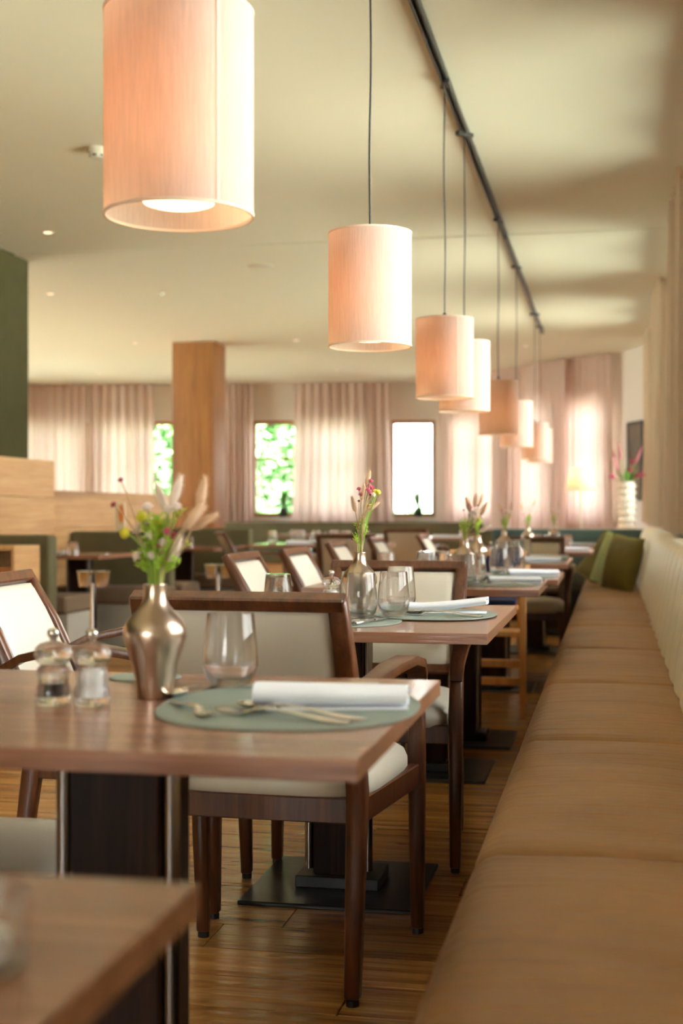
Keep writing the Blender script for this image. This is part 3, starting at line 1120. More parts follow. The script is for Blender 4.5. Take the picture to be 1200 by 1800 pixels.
def make_lamp():
    t = thing('pendant_lamp', 'x', 'lamp')
    h = ZL1 - ZL0
    n = 64
    mb = MB()
    vs = []
    for (r, z) in ((RL, 0), (RL, h), (RL - 0.0012, h), (RL - 0.0012, 0)):
        for k in range(n):
            a = 2 * math.pi * k / n
            vs.append((r * math.cos(a), r * math.sin(a), z))
    # single fabric wall, edges bound below
    fs = [(k, (k + 1) % n, n + (k + 1) % n, n + k) for k in range(n)]
    mb.add(vs[:2 * n], fs)
    sh = mb.build('shade', M['shade'], t, angle=60)
    for z in (0.0, h):
        MB().lathe([(RL - 0.003, z - 0.002), (RL + 0.0012, z - 0.002), (RL + 0.0012, z + 0.003), (RL - 0.003, z + 0.003)], n, closed=True).build('rim', M['shaderim'], sh)
    a0, a1 = R(-70), R(-67.5)
    mb = MB()
    vs = []
    for k in range(4):
        a = a0 + (a1 - a0) * k / 3
        for z in (0.002, h - 0.002):
            vs.append(((RL + 0.0012) * math.cos(a), (RL + 0.0012) * math.sin(a), z))
    mb.add(vs, [(2 * k, 2 * k + 2, 2 * k + 3, 2 * k + 1) for k in range(3)])
    mb.build('seam', M['shaderim'], sh)
    # spider and socket
    for k in range(3):
        a = R(30 + 120 * k)
        MB().tube([(0, 0, h - 0.02), ((RL - 0.002) * math.cos(a), (RL - 0.002) * math.sin(a), h - 0.002)], 0.0018, 6).build('spoke', M['black'], t)
    MB().lathe([(0.010, h - 0.10), (0.021, h - 0.095), (0.021, h - 0.03), (0.012, h - 0.02), (0.010, h + 0.022), (0.007, h + 0.03)], 20).build('socket', M['black'], t)
    MB().lathe([(0.0, 0.017), (0.05, 0.0175), (0.060, 0.021), (0.063, 0.03), (0.063, 0.075), (0.056, 0.095), (0.035, 0.16), (0.018, h - 0.10)], 32).build('bulb', M['bulb'], t, angle=60)
    pts = []
    H2 = CEIL - ZL0 - 0.034
    for k in range(25):
        q = k / 24
        z = h + 0.03 + (H2 - h - 0.03) * q
        pts.append((0.004 * math.sin(7 * q) * math.sin(math.pi * q), 0.003 * math.sin(9 * q + 1) * math.sin(math.pi * q), z))
    MB().tube(pts, 0.0032, 6).build('cord', M['cordblack'], t)
    MB().box(-0.016, 0.016, -0.05, 0.05, H2 - 0.012, H2 + 0.008).build('track_adapter', M['black'], t, 0.003, 1)
    ld = bpy.data.lights.new('bulb_light', 'POINT')
    ld.energy = 0.2
    ld.color = (1.0, 0.36, 0.09)
    ld.shadow_soft_size = 0.05
    lo = bpy.data.objects.new('bulb_light', ld)
    COL.objects.link(lo)
    lo.parent = t
    lo.location = (0, 0, 0.21)
    return t


M['shaderim'] = sheermat('shade_edge', lin(232, 214, 196), lin(240, 206, 170), 0.25)
lamp = Proto(make_lamp)
LY = [2.17, 4.0, 5.85, 6.66, 8.68, 10.35, 12.85, 13.75]
LL = ['large blurred pendant lamp hanging above the first table', 'pendant lamp with cream silk shade above the second table',
      'pendant lamp with a visible seam above the third table', 'pendant lamp half hidden behind the seamed one', 'fifth pendant lamp from the front of the row',
      'sixth pendant lamp from the front of the row', 'seventh pendant lamp from the front, next to last', 'last pendant lamp of the row']
for k, y in enumerate(LY):
    lo_ = lamp.put(LL[k], (-0.72, y, ZL0), [R(27), R(140), R(12), R(140), R(160), R(150), R(130), R(150)][k], 'pendant lamps in a row under the track')
    for c_ in lo_.children:
        if c_.type == 'LIGHT':
            c_.data = c_.data.copy()
            c_.data.energy = [0.62, 0.42, 0.36, 0.2, 0.1, 0.1, 0.14, 0.14][k]

# ------------------------------------------------------------------ ceiling fittings
CP = CEIL - 0.006
sd = thing('smoke_detector', 'white smoke detector beside the large lamp', 'smoke detector', (-2.66, 6.66, CEIL))
MB().lathe([(0.05, 0.0), (0.052, -0.018), (0.048, -0.03)], 24).build('base', M['plastic'], sd)
MB().lathe([(0.042, -0.03), (0.042, -0.036), (0.036, -0.052), (0.02, -0.058), (0.0, -0.058)], 24).build('head', M['plastic'], sd)
for k in range(6):
    a = 2 * PI * k / 6
    MB().box(-0.011, 0.011, 0.036, 0.041, -0.047, -0.038).build('vent', M['black'], sd, rot=(0, 0, a))


def make_spot():
    t = thing('recessed_spot', 'x', 'spotlight')
    MB().lathe([(0.045, 0.0), (0.045, -0.004), (0.034, -0.006), (0.032, 0.0)], 24, closed=True).build('ring', M['plastic'], t)
    MB().lathe([(0.0, -0.002), (0.031, -0.002), (0.031, 0.0)], 20).build('lens', M['spot'], t)
    return t


spot = Proto(make_spot)
for (x, y, lb) in ((-3.79, 8.59, 'lit recessed spot above the green partition edge'), (-4.82, 10.98, 'lit recessed spot further left beyond the green partition'),
                   (-5.29, 14.38, 'small lit spot left of the oak pillar top'), (-6.92, 17.4, 'faint spot in the ceiling above the left curtains'),
                   (-3.62, 17.6, 'faint spot in the ceiling above the wide curtain'), (-0.97, 15.5, 'faint spot in the ceiling beside the end of the track'),
                   (-3.45, 14.5, 'faint spot right of the oak pillar top')):
    spot.put(lb, (x, y, CEIL if y < 9.28 else CP), 0, 'recessed ceiling spots')
o = thing('ceiling_disc', 'pale round loudspeaker disc in the ceiling left of the second lamp', 'loudspeaker', (-2.68, 10.07, CP))
MB().lathe([(0.095, 0.0), (0.095, -0.006), (0.085, -0.010), (0.0, -0.010)], 32).build('cover', M['plastic'], o)
MB().lathe([(0.099, 0.0), (0.099, -0.004), (0.095, -0.006), (0.095, 0.0)], 32, closed=True).build('rim', M['plastic'], o)
o = thing('sprinkler', 'small sprinkler head in the ceiling above the booths', 'sprinkler', (-3.82, 11.06, CP))
MB().lathe([(0.03, 0), (0.03, -0.004), (0.012, -0.008), (0.012, -0.025)], 16).build('body', M['plastic'], o)
MB().lathe([(0.0, -0.028), (0.022, -0.028), (0.022, -0.025), (0.0, -0.025)], 16).build('deflector', M['chrome'], o)

# ------------------------------------------------------------------ small tableware prototypes
TZ = TT + 0.0003


def make_vase():
    t = thing('bud_vase', 'x', 'vase')
    out = [(0.0, 0.0), (0.026, 0.0), (0.0275, 0.004), (0.029, 0.02), (0.035, 0.05), (0.043, 0.075), (0.0485, 0.095), (0.048, 0.106), (0.042, 0.119), (0.030, 0.132), (0.0215, 0.142), (0.0178, 0.152), (0.0172, 0.165), (0.0178, 0.1735)]
    inn = [(0.0164, 0.1735), (0.0158, 0.165), (0.0164, 0.152), (0.020, 0.142), (0.028, 0.132), (0.028, 0.05), (0.0, 0.05)]
    MB().lathe(out + inn, 40).build('body', M['vase'], t, angle=60)
    MB().lathe([(0.0175, 0.172), (0.0182, 0.173), (0.0175, 0.1745), (0.0166, 0.1735)], 32, closed=True).build('lip', M['vase'], t)
    return t


def make_tumbler():
    t = thing('tumbler', 'x', 'glass')
    out = [(0.0, 0.0), (0.026, 0.0), (0.031, 0.003), (0.041, 0.016), (0.0455, 0.034), (0.0445, 0.058), (0.0385, 0.1185), (0.0380, 0.1195)]
    inn = [(0.0370, 0.1190), (0.0430, 0.058), (0.0438, 0.036), (0.039, 0.020), (0.028, 0.012), (0.0, 0.010)]
    MB().lathe(out + inn, 40).build('bowl', M['glass'], t, angle=50)
    return t


def make_upturned():
    t = thing('upturned_glass', 'x', 'glass')
    out = [(0.0, 0.098), (0.0355, 0.098), (0.0375, 0.096), (0.0475, 0.0)]
    inn = [(0.0460, 0.0), (0.0362, 0.088), (0.034, 0.089), (0.0, 0.089)]
    MB().lathe(out + inn, 40).build('bowl', M['glass'], t, angle=40)
    return t


def make_mill(kind):
    def f():
        t = thing('%s_mill' % kind, 'x', 'mill')
        out = [(0.0, 0.0), (0.0255, 0.0), (0.027, 0.002), (0.027, 0.024), (0.0255, 0.027), (0.0225, 0.032), (0.0245, 0.040), (0.0255, 0.046), (0.0235, 0.053), (0.0195, 0.057), (0.0195, 0.060)]
        inn = [(0.0165, 0.060), (0.0165, 0.012), (0.0, 0.012)]
        MB().lathe(out + inn, 32).build('body', M['acrylic'], t, angle=40)
        MB().lathe([(0.0, 0.0125), (0.0158, 0.0125), (0.0158, 0.050 if kind == 'salt' else 0.030), (0.0, 0.052 if kind == 'salt' else 0.031)], 24).build('%s_fill' % kind, M[kind], t)
        MB().lathe([(0.0, 0.0605), (0.021, 0.0605), (0.0265, 0.066), (0.0285, 0.074), (0.027, 0.083), (0.020, 0.090), (0.009, 0.093), (0.0, 0.0935)], 32).build('cap', M['acrylic'], t, angle=50)
        MB().lathe([(0.003, 0.052), (0.003, 0.0604)], 10).build('spindle', M['mill_knob'], t)
        MB().lathe([(0.0, 0.0936), (0.005, 0.0938), (0.0052, 0.097), (0.0088, 0.101), (0.0095, 0.106), (0.0075, 0.111), (0.0, 0.113)], 20).build('knob', M['mill_knob'], t, angle=60)
        return t
    return f


def flat(stations, thick=0.0022):
    """stations: (x, half width, z)"""
    mb = MB()
    vs = []
    for (x, hw, z) in stations:
        vs += [(x, -hw, z), (x, hw, z), (x, hw * 0.8, z + thick), (x, -hw * 0.8, z + thick)]
    m = len(stations)
    fs = []
    for i in range(m - 1):
        for k in range(4):
            fs.append((i * 4 + k, i * 4 + (k + 1) % 4, (i + 1) * 4 + (k + 1) % 4, (i + 1) * 4 + k))
    fs += [(3, 2, 1, 0), tuple((m - 1) * 4 + k for k in range(4))]
    return mb.add(vs, fs)


HANDLE = [(-0.105, 0.007, 0.001), (-0.10, 0.0105, 0.001), (-0.06, 0.0085, 0.004), (-0.01, 0.0045, 0.010), (0.03, 0.0038, 0.012)]


def make_fork():
    t = thing('fork', 'x', 'cutlery')
    flat(HANDLE + [(0.042, 0.006, 0.010), (0.050, 0.0115, 0.007), (0.062, 0.0125, 0.004)]).build('handle', M['steel'], t, angle=50)
    for k in range(4):
        y = -0.0102 + 0.0068 * k
        MB().sweep([(0.060, y, 0.0055), (0.075, y, 0.0032), (0.090, y, 0.004), (0.103, y, 0.008)], [0.0042, 0.004, 0.0034, 0.002], 0.002, (0, 1, 0)).build('tine', M['steel'], t)
    return t


def make_spoon():
    t = thing('spoon', 'x', 'cutlery')
    flat(HANDLE + [(0.042, 0.006, 0.011)]).build('handle', M['steel'], t, angle=50)
    mb = MB()
    vs = []
    fs = []
    n = 20
    for (k, z) in ((1.0, 0.0115), (0.8, 0.0068), (0.5, 0.0035), (0.02, 0.002), (0.02, 0.0036), (0.5, 0.0052), (0.78, 0.0084), (0.97, 0.0125)):
        for i in range(n):
            a = 2 * PI * i / n
            vs.append((0.07 + 0.032 * k * math.cos(a), 0.0205 * k * math.sin(a) * (1 + 0.12 * math.cos(a)), z))
    for j in range(7):
        for i in range(n):
            fs.append((j * n + i, j * n + (i + 1) % n, (j + 1) * n + (i + 1) % n, (j + 1) * n + i))
    fs += [(7 * n + i, 7 * n + (i + 1) % n, (i + 1) % n, i) for i in range(n)]
    mb.add(vs, fs).build('spoon_bowl', M['steel'], t, angle=60)
    return t


def make_knife():
    t = thing('table_knife', 'x', 'cutlery')
    MB().tube([(-0.115, 0, 0.006), (-0.11, 0, 0.006), (-0.05, 0, 0.0062), (-0.005, 0, 0.006), (0.005, 0, 0.005)], [0.003, 0.0058, 0.006, 0.0045, 0.003], 10).build('handle', M['steel'], t, angle=60)
    mb = MB()
    pr = [(0.0, -0.004, 0.004), (0.02, -0.0085, 0.0085), (0.07, -0.0095, 0.009), (0.10, -0.009, 0.006), (0.115, -0.004, 0.0)]
    vs = []
    for (x, a, b) in pr:
        vs += [(x, a, 0.0045), (x, b, 0.0045), (x, b, 0.0062), (x, a, 0.0052)]
    fs = []
    for i in range(len(pr) - 1):
        for k in range(4):
            fs.append((i * 4 + k, i * 4 + (k + 1) % 4, i * 4 + 4 + (k + 1) % 4, i * 4 + 4 + k))
    fs += [(3, 2, 1, 0), (16, 17, 18, 19)]
    mb.add(vs, fs).build('blade', M['steel'], t)
    return t


def make_mat():
    t = thing('place_mat', 'x', 'place mat')
    n = 64
    mb = MB()
    vs = []
    for (k, z) in ((0.995, 0.0), (1.0, 0.001), (0.995, 0.0022)):
        for i in range(n):
            a = 2 * PI * i / n
            ex = 0.85
            c, s_ = math.cos(a), math.sin(a)
            vs.append((0.19 * k * math.copysign(abs(c) ** ex, c), 0.225 * k * math.copysign(abs(s_) ** ex, s_), z))
    fs = [(j * n + i, j * n + (i + 1) % n, (j + 1) * n + (i + 1) % n, (j + 1) * n + i) for j in range(2) for i in range(n)]
    fs += [tuple(range(n - 1, -1, -1)), tuple(2 * n + i for i in range(n))]
    mb.add(vs, fs)
    me = mb.mesh('place_mat', M['mat'])
    inst('leather_sheet', me, t)
    pts = [(0.184 * math.copysign(abs(math.cos(2 * PI * i / 48)) ** 0.85, math.cos(2 * PI * i / 48)), 0.219 * math.copysign(abs(math.sin(2 * PI * i / 48)) ** 0.85, math.sin(2 * PI * i / 48)), 0.0022) for i in range(49)]
    MB().tube(pts, 0.0006, 4).build('stitching', M['mat'], t)
    return t


def make_napkin(lift=0.0):
    def f():
        t = thing('folded_napkin', 'x', 'napkin')
        # flattened spiral, thick ribbon, extruded along X
        path = []
        turns = 2.4
        steps = 54
        for k in range(steps + 1):
            q = k / steps
            a = -PI * 0.6 + 2 * PI * turns * (1 - q)
            r = 0.28 + 0.72 * (1 - q)
            path.append(Vector((0, 0.036 * r * math.cos(a), 0.0175 * r * math.sin(a))))
        th = 0.0022
        prof = []
        for k, p in enumerate(path):
            tn = (path[min(k + 1, steps)] - path[max(k - 1, 0)]).normalized()
            nn = Vector((0, -tn.z, tn.y))
            prof.append((p, nn))
        ns = 10
        vs = []
        for i in range(ns + 1):
            u = i / ns
            x = -0.11 + 0.22 * u
            sq = 1 - 0.18 * u
            lz = lift * max(0, u - 0.15) ** 1.3
            wob = 0.0016 * math.sin(u * 9)
            for (p, nn) in prof:
                for sg in (-1, 1):
                    q = p + nn * sg * th / 2
                    vs.append((x + 0.004 * math.sin(q.y * 60), q.y * (1 + 0.1 * u) + wob, (q.z + 0.0195) * sq + lz))
        m = len(prof)
        row = m * 2
        fs = []
        for i in range(ns):
            for k in range(m - 1):
                a = i * row + 2 * k
                fs.append((a, a + 2, a + 2 + row, a + row))
                fs.append((a + 1, a + 1 + row, a + 3 + row, a + 3))
            fs.append((i * row, i * row + row, i * row + row + 1, i * row + 1))
            e_ = i * row + row - 2
            fs.append((e_, e_ + 1, e_ + 1 + row, e_ + row))
        for k in range(m - 1):
            fs.append((2 * k, 2 * k + 1, 2 * k + 3, 2 * k + 2))
            b = ns * row
            fs.append((b + 2 * k, b + 2 * k + 2, b + 2 * k + 3, b + 2 * k + 1))
        mb = MB().add(vs, fs)
        mb.build('roll', M['napkin'], t, angle=60)
        # lower folded layer lying on the mat
        MB().box(-0.108, 0.108, -0.034, 0.036, 0.0, 0.0028).build('fold', M['napkin'], t, 0.001, 1)
        return t
    return f


vase = Proto(make_vase)
tumbler = Proto(make_tumbler)
upturned = Proto(make_upturned)
pepper = Proto(make_mill('pepper'))
salt = Proto(make_mill('salt'))
fork = Proto(make_fork)
spoon = Proto(make_spoon)
knife = Proto(make_knife)
mat = Proto(make_mat)
napkin = Proto(make_napkin(0.0))
napkin_up = Proto(make_napkin(0.032))
G = {'v': 'bronze bud vases', 't': 'stemless glasses', 'u': 'upturned water glasses', 'm': 'sage place mats', 'n': 'white folded napkins', 'c': 'table cutlery', 'mill': 'salt and pepper mills'}
MZ = TZ + 0.0024

# first table
T1 = 'on the first table'
pepper.put('clear pepper mill beside the salt mill on the first table', (-0.812, 1.86, TZ), 0, G['mill'])
salt.put('clear salt mill next to the large bronze vase on the first table', (-0.752, 1.862, TZ), 0, G['mill'])
vase.put('large bronze vase on the first table beside the mills', (-0.687, 1.955, TZ), 0, G['v'])
mat.put('sage place mat under the napkin on the first table', (-0.462, 1.905, TZ), R(6), G['m'])
co = thing('coaster', 'round sage coaster half hidden behind the first vase', 'coaster', (-0.785, 2.185, TZ))
MB().lathe([(0.0, 0.0), (0.060, 0.0), (0.0615, 0.001), (0.060, 0.0022), (0.0, 0.0022)], 40).build('leather_disc', M['mat'], co)
MB().lathe([(0.0565, 0.0021), (0.0572, 0.0026), (0.0579, 0.0021)], 40, closed=True).build('stitching', M['mat'], co)
tumbler.put('stemless glass on the first table mat beside the napkin', (-0.612, 2.11, TZ), 0, G['t'])
napkin.put('rolled white napkin on the first table', (-0.397, 1.895, MZ), R(13), G['n'], scale=(1.0, 1.05, 1.1))
fork.put('fork with handle pointing to the banquette on the first table', (-0.44, 1.775, MZ), R(163), G['c'])
spoon.put('spoon lying alongside the fork on the first table', (-0.425, 1.795 + 0.016, MZ), R(161), G['c'])
knife.put('knife behind the rolled napkin on the first table', (-0.475, 2.085, MZ), R(185), G['c'])
spoon.put('dessert spoon below the glass on the first table', (-0.645, 2.02, TZ), R(-97), G['c'], scale=0.9)
fork.put('dessert fork at the mat edge on the first table', (-0.585, 1.82, MZ), R(-55), G['c'], scale=0.85)

# table corner nearest
tl = thing('tealight_glass', 'small glass tealight holder at the left edge nearest the viewer', 'candle holder', (-0.388, 0.775, TZ))
MB().lathe([(0.0, 0.0), (0.026, 0.0), (0.029, 0.003), (0.031, 0.048), (0.0295, 0.048), (0.0275, 0.006), (0.0, 0.006)], 28).build('holder', M['glass'], tl)
MB().lathe([(0.0, 0.0062), (0.019, 0.0062), (0.019, 0.022), (0.0, 0.022)], 20).build('candle', M['salt'], tl)

# second table
vase.put('bronze vase with slender dried flowers on the second table', (-0.679, 3.61, TZ), 0, G['v'])
upturned.put('upturned glass at the left of the second table', (-0.99, 3.93, TZ), 0, G['u'])
salt.put('single clear salt mill on the second table', (-0.815, 3.88, TZ), 0, G['mill'])
mat.put('sage place mat at the near edge of the second table', (-0.70, 3.395, TZ), R(90), G['m'], scale=(0.9, 0.75, 1))
mat.put('sage place mat under the raised napkin on the second table', (-0.475, 3.66, TZ + 0.0025), R(0), G['m'], scale=(0.88, 0.92, 1))
mat.put('sage place mat on the left side of the second table', (-0.97, 3.72, TZ), R(0), G['m'], scale=(0.85, 0.8, 1))
tumbler.put('stemless glass directly before the second vase', (-0.652, 3.49, TZ + 0.0025), 0, G['t'], scale=(0.95, 0.95, 1.0))
tumbler.put('stemless glass right beside the second vase, in front', (-0.575, 3.55, TZ + 0.005), 0, G['t'], scale=(0.95, 0.95, 1.0))
tumbler.put('stemless glass right of the second vase, farthest of three', (-0.585, 3.735, TZ + 0.005), 0, G['t'], scale=(0.95, 0.95, 1.05))
napkin_up.put('white napkin with a raised end on the second table', (-0.445, 3.695, MZ + 0.003), R(4), G['n'], scale=(0.98, 1, 0.85))
napkin.put('white napkin lying at the left of the second table', (-1.02, 3.74, MZ), R(88), G['n'], scale=(0.9, 1, 0.55))
knife.put('knife at the near edge of the second table, outer one', (-0.632, 3.365, MZ), R(82), G['c'], scale=0.95)
knife.put('knife at the near edge of the second table, inner one', (-0.60, 3.37, MZ), R(78), G['c'], scale=0.95)
spoon.put('spoon in front of the raised napkin on the second table', (-0.455, 3.60, MZ + 0.003), R(176), G['c'])
fork.put('fork in front of the raised napkin on the second table', (-0.44, 3.575, MZ + 0.003), R(172), G['c'])
spoon.put('spoon near the upturned glass on the second table', (-0.90, 3.90, MZ), R(60), G['c'])

# third and fourth tables
vase.put('bronze vase with white blossoms on the third table', (-0.585, 5.40, TZ), 0, G['v'])
vase.put('bronze vase behind another on the fourth table', (-0.62, 6.30, TZ), 0, G['v'])
tumbler.put('stemless glass before the vase on the third table', (-0.56, 5.19, TZ), 0, G['t'])
tumbler.put('stemless glass right of the vase on the third table', (-0.53, 5.30, TZ), 0, G['t'])
tumbler.put('stemless glass at the middle of the fourth table', (-0.50, 6.08, TZ), 0, G['t'])
tumbler.put('stemless glass behind the napkins on the fourth table', (-0.44, 6.28, TZ), 0, G['t'])
pepper.put('clear pepper mill left of the vase on the third table', (-0.66, 5.52, TZ), 0, G['mill'])
salt.put('clear salt mill behind the vase on the third table', (-0.63, 5.60, TZ), 0, G['mill'])
upturned.put('upturned glass at the left of the fourth table', (-1.03, 6.15, TZ), 0, G['u'])
upturned.put('upturned glass left of the menu stand on the fourth table', (-0.87, 6.30, TZ), 0, G['u'])
upturned.put('upturned glass beside another on the fourth table', (-0.79, 6.34, TZ), 0, G['u'])
mat.put('sage place mat on the banquette side of the third table', (-0.44, 5.32, TZ), 0, G['m'], scale=(0.88, 0.9, 1))
mat.put('sage place mat on the banquette side of the fourth table', (-0.41, 5.99, TZ), 0, G['m'], scale=(0.88, 0.9, 1))
napkin.put('white napkin on the third table', (-0.385, 5.37, MZ), R(25), G['n'], scale=(1.0, 1.35, 0.85))
napkin.put('white napkin on the fourth table', (-0.345, 6.01, MZ), R(20), G['n'], scale=(1.05, 1.4, 0.9))
napkin.put('white napkin at the left of the third table', (-0.98, 5.30, TZ), R(95), G['n'], scale=(1.0, 1.3, 0.6))
napkin.put('white napkin at the left of the fourth table', (-0.94, 6.02, TZ), R(95), G['n'], scale=(1.0, 1.3, 0.6))
fork.put('fork in front of the napkin on the third table', (-0.40, 5.205, MZ), R(176), G['c'])
knife.put('knife between the napkins of the third table pair', (-0.38, 5.50, MZ), R(182), G['c'])
knife.put('knife behind the napkin on the fourth table', (-0.36, 6.14, MZ), R(182), G['c'])
mc = thing('menu_stand', 'small white menu card standing on the fourth table', 'menu card', (-0.70, 6.22, TZ), R(12))
MB().box(-0.032, 0.032, -0.001, 0.001, 0.006, 0.062).build('card', M['paper'], mc)
MB().box(-0.034, 0.034, -0.012, 0.012, 0, 0.008).build('foot', M['chrome'], mc, 0.001, 1)

# fifth table and beyond
vase.put('bronze vase on the fifth table', (-0.62, 7.90, TZ), 0, G['v'])
napkin.put('white napkin on the near half of the fifth table', (-0.40, 7.70, TZ + 0.0024), R(15), G['n'], scale=(1.05, 1.3, 0.9))
napkin.put('white napkin on the far half of the fifth table', (-0.37, 8.12, TZ + 0.0024), R(15), G['n'], scale=(1.05, 1.3, 0.9))
mat.put('sage place mat on the near half of the fifth table', (-0.43, 7.70, TZ), 0, G['m'], scale=(0.88, 0.8, 1))
mat.put('sage place mat on the far half of the fifth table', (-0.43, 8.12, TZ), 0, G['m'], scale=(0.88, 0.8, 1))
for (x, y, lb) in ((-0.60, 7.55, 'stemless glass at the near edge of the fifth table'), (-0.535, 7.62, 'stemless glass before the vase on the fifth table'), (-0.55, 8.02, 'stemless glass behind the vase on the fifth table'), (-0.52, 8.22, 'stemless glass at the far edge of the fifth table')):
    tumbler.put(lb, (x, y, TZ), 0, G['t'])
upturned.put('upturned glass at the left of the fifth table', (-0.85, 8.05, TZ), 0, G['u'])
salt.put('clear salt mill left of the vase on the fifth table', (-0.69, 7.78, TZ), 0, G['mill'])
vase.put('bronze vase on the sixth table', (-0.62, 10.15, TZ), 0, G['v'])
vase.put('bronze vase on the farthest table', (-0.48, 11.50, TZ), 0, G['v'])
napkin.put('white napkin on the sixth table', (-0.28, 9.95, TZ), R(10), G['n'], scale=(1.1, 1.4, 0.9))
napkin.put('white napkin on the farthest table', (-0.22, 11.35, TZ), R(10), G['n'], scale=(1.1, 1.4, 0.9))
upturned.put('upturned glass on the farthest table', (-0.36, 11.3, TZ), 0, G['u'])
upturned.put('upturned glass left of the vase on the farthest table', (-0.62, 11.4, TZ), 0, G['u'])
tumbler.put('stemless glass on the sixth table', (-0.50, 9.85, TZ), 0, G['t'])
tumbler.put('stemless glass at the far side of the sixth table', (-0.42, 10.2, TZ), 0, G['t'])

# ------------------------------------------------------------------ flowers
def ellipsoid(mb, n=10, m=8, a=1.0, b=1.0, fn=None):
    pr = []
    for i in range(m + 1):
        t = PI * i / m
        pr.append((max(0.0005, a * math.sin(t)) * (fn(i / m) if fn else 1), -b * math.cos(t)))
    return mb.lathe(pr, n)


def plume_mesh(name, mat, seed):
    # soft bunny tail: core with many fine hairs around it, base at the origin, pointing +Z, 5.5 cm long
    r = random.Random(seed)
    mb = MB()
    pr = [(0.001, 0.0), (0.0045, 0.004), (0.0075, 0.014), (0.008, 0.026), (0.0062, 0.04), (0.003, 0.051), (0.0005, 0.055)]
    mb.lathe(pr, 10)
    for _ in range(260):
        k = r.random() ** 0.9
        z = 0.003 + 0.049 * k
        rad = 0.0075 * math.sin(PI * min(1, 0.15 + k * 0.85)) + 0.001
        a = r.uniform(0, 2 * PI)
        p = Vector((rad * math.cos(a), rad * math.sin(a), z))
        d = Vector((math.cos(a), math.sin(a), r.uniform(0.9, 2.0))).normalized() * r.uniform(0.007, 0.012)
        w = Vector((-math.sin(a), math.cos(a), 0)) * 0.0004
        mb.add([p - w, p + w, p + d], [(0, 1, 2)])
    return mb.mesh(name, M[mat], angle=60)


def blossom_mesh(name, mat, size=1.0):
    mb = MB()
    for ring, (nn, tilt, ln) in enumerate(((11, 0.1, 0.0062), (9, 0.65, 0.0062), (6, 1.15, 0.006))):
        for k in range(nn):
            a = 2 * PI * (k + 0.5 * ring) / nn
            d = Vector((math.cos(a) * math.cos(tilt), math.sin(a) * math.cos(tilt), math.sin(tilt)))
            w = Vector((-math.sin(a), math.cos(a), 0)) * 0.0028
            u = d.cross(w).normalized() * 0.0006
            b = Vector((0, 0, 0))
            m_ = d * ln * 0.6
            t = d * ln
            mb.add([b + u, m_ - w + u * 2, t + u, m_ + w + u * 2, b - u, m_ - w, t - u, m_ + w], [(0, 1, 2, 3), (7, 6, 5, 4), (0, 4, 5, 1), (1, 5, 6, 2), (2, 6, 7, 3), (3, 7, 4, 0)])
    mb.lathe([(0.0, -0.003), (0.002, -0.002), (0.003, 0.0), (0.002, 0.003), (0.0, 0.004)], 8)
    return mb.mesh(name, M[mat], angle=40)


PLUME = [plume_mesh('bunny_tail', 'plume', 1), plume_mesh('bunny_tail', 'plumewhite', 2)]
BLO = {k: blossom_mesh('blossom', k) for k in ('pink', 'palepink', 'crimson')}
ball = MB()
ellipsoid(ball, 12, 8, 0.008, 0.007)
BALL = ball.mesh('button_flower', M['yellow'])


def aim(d):
    return Vector(d).to_track_quat('Z', 'Y').to_euler()


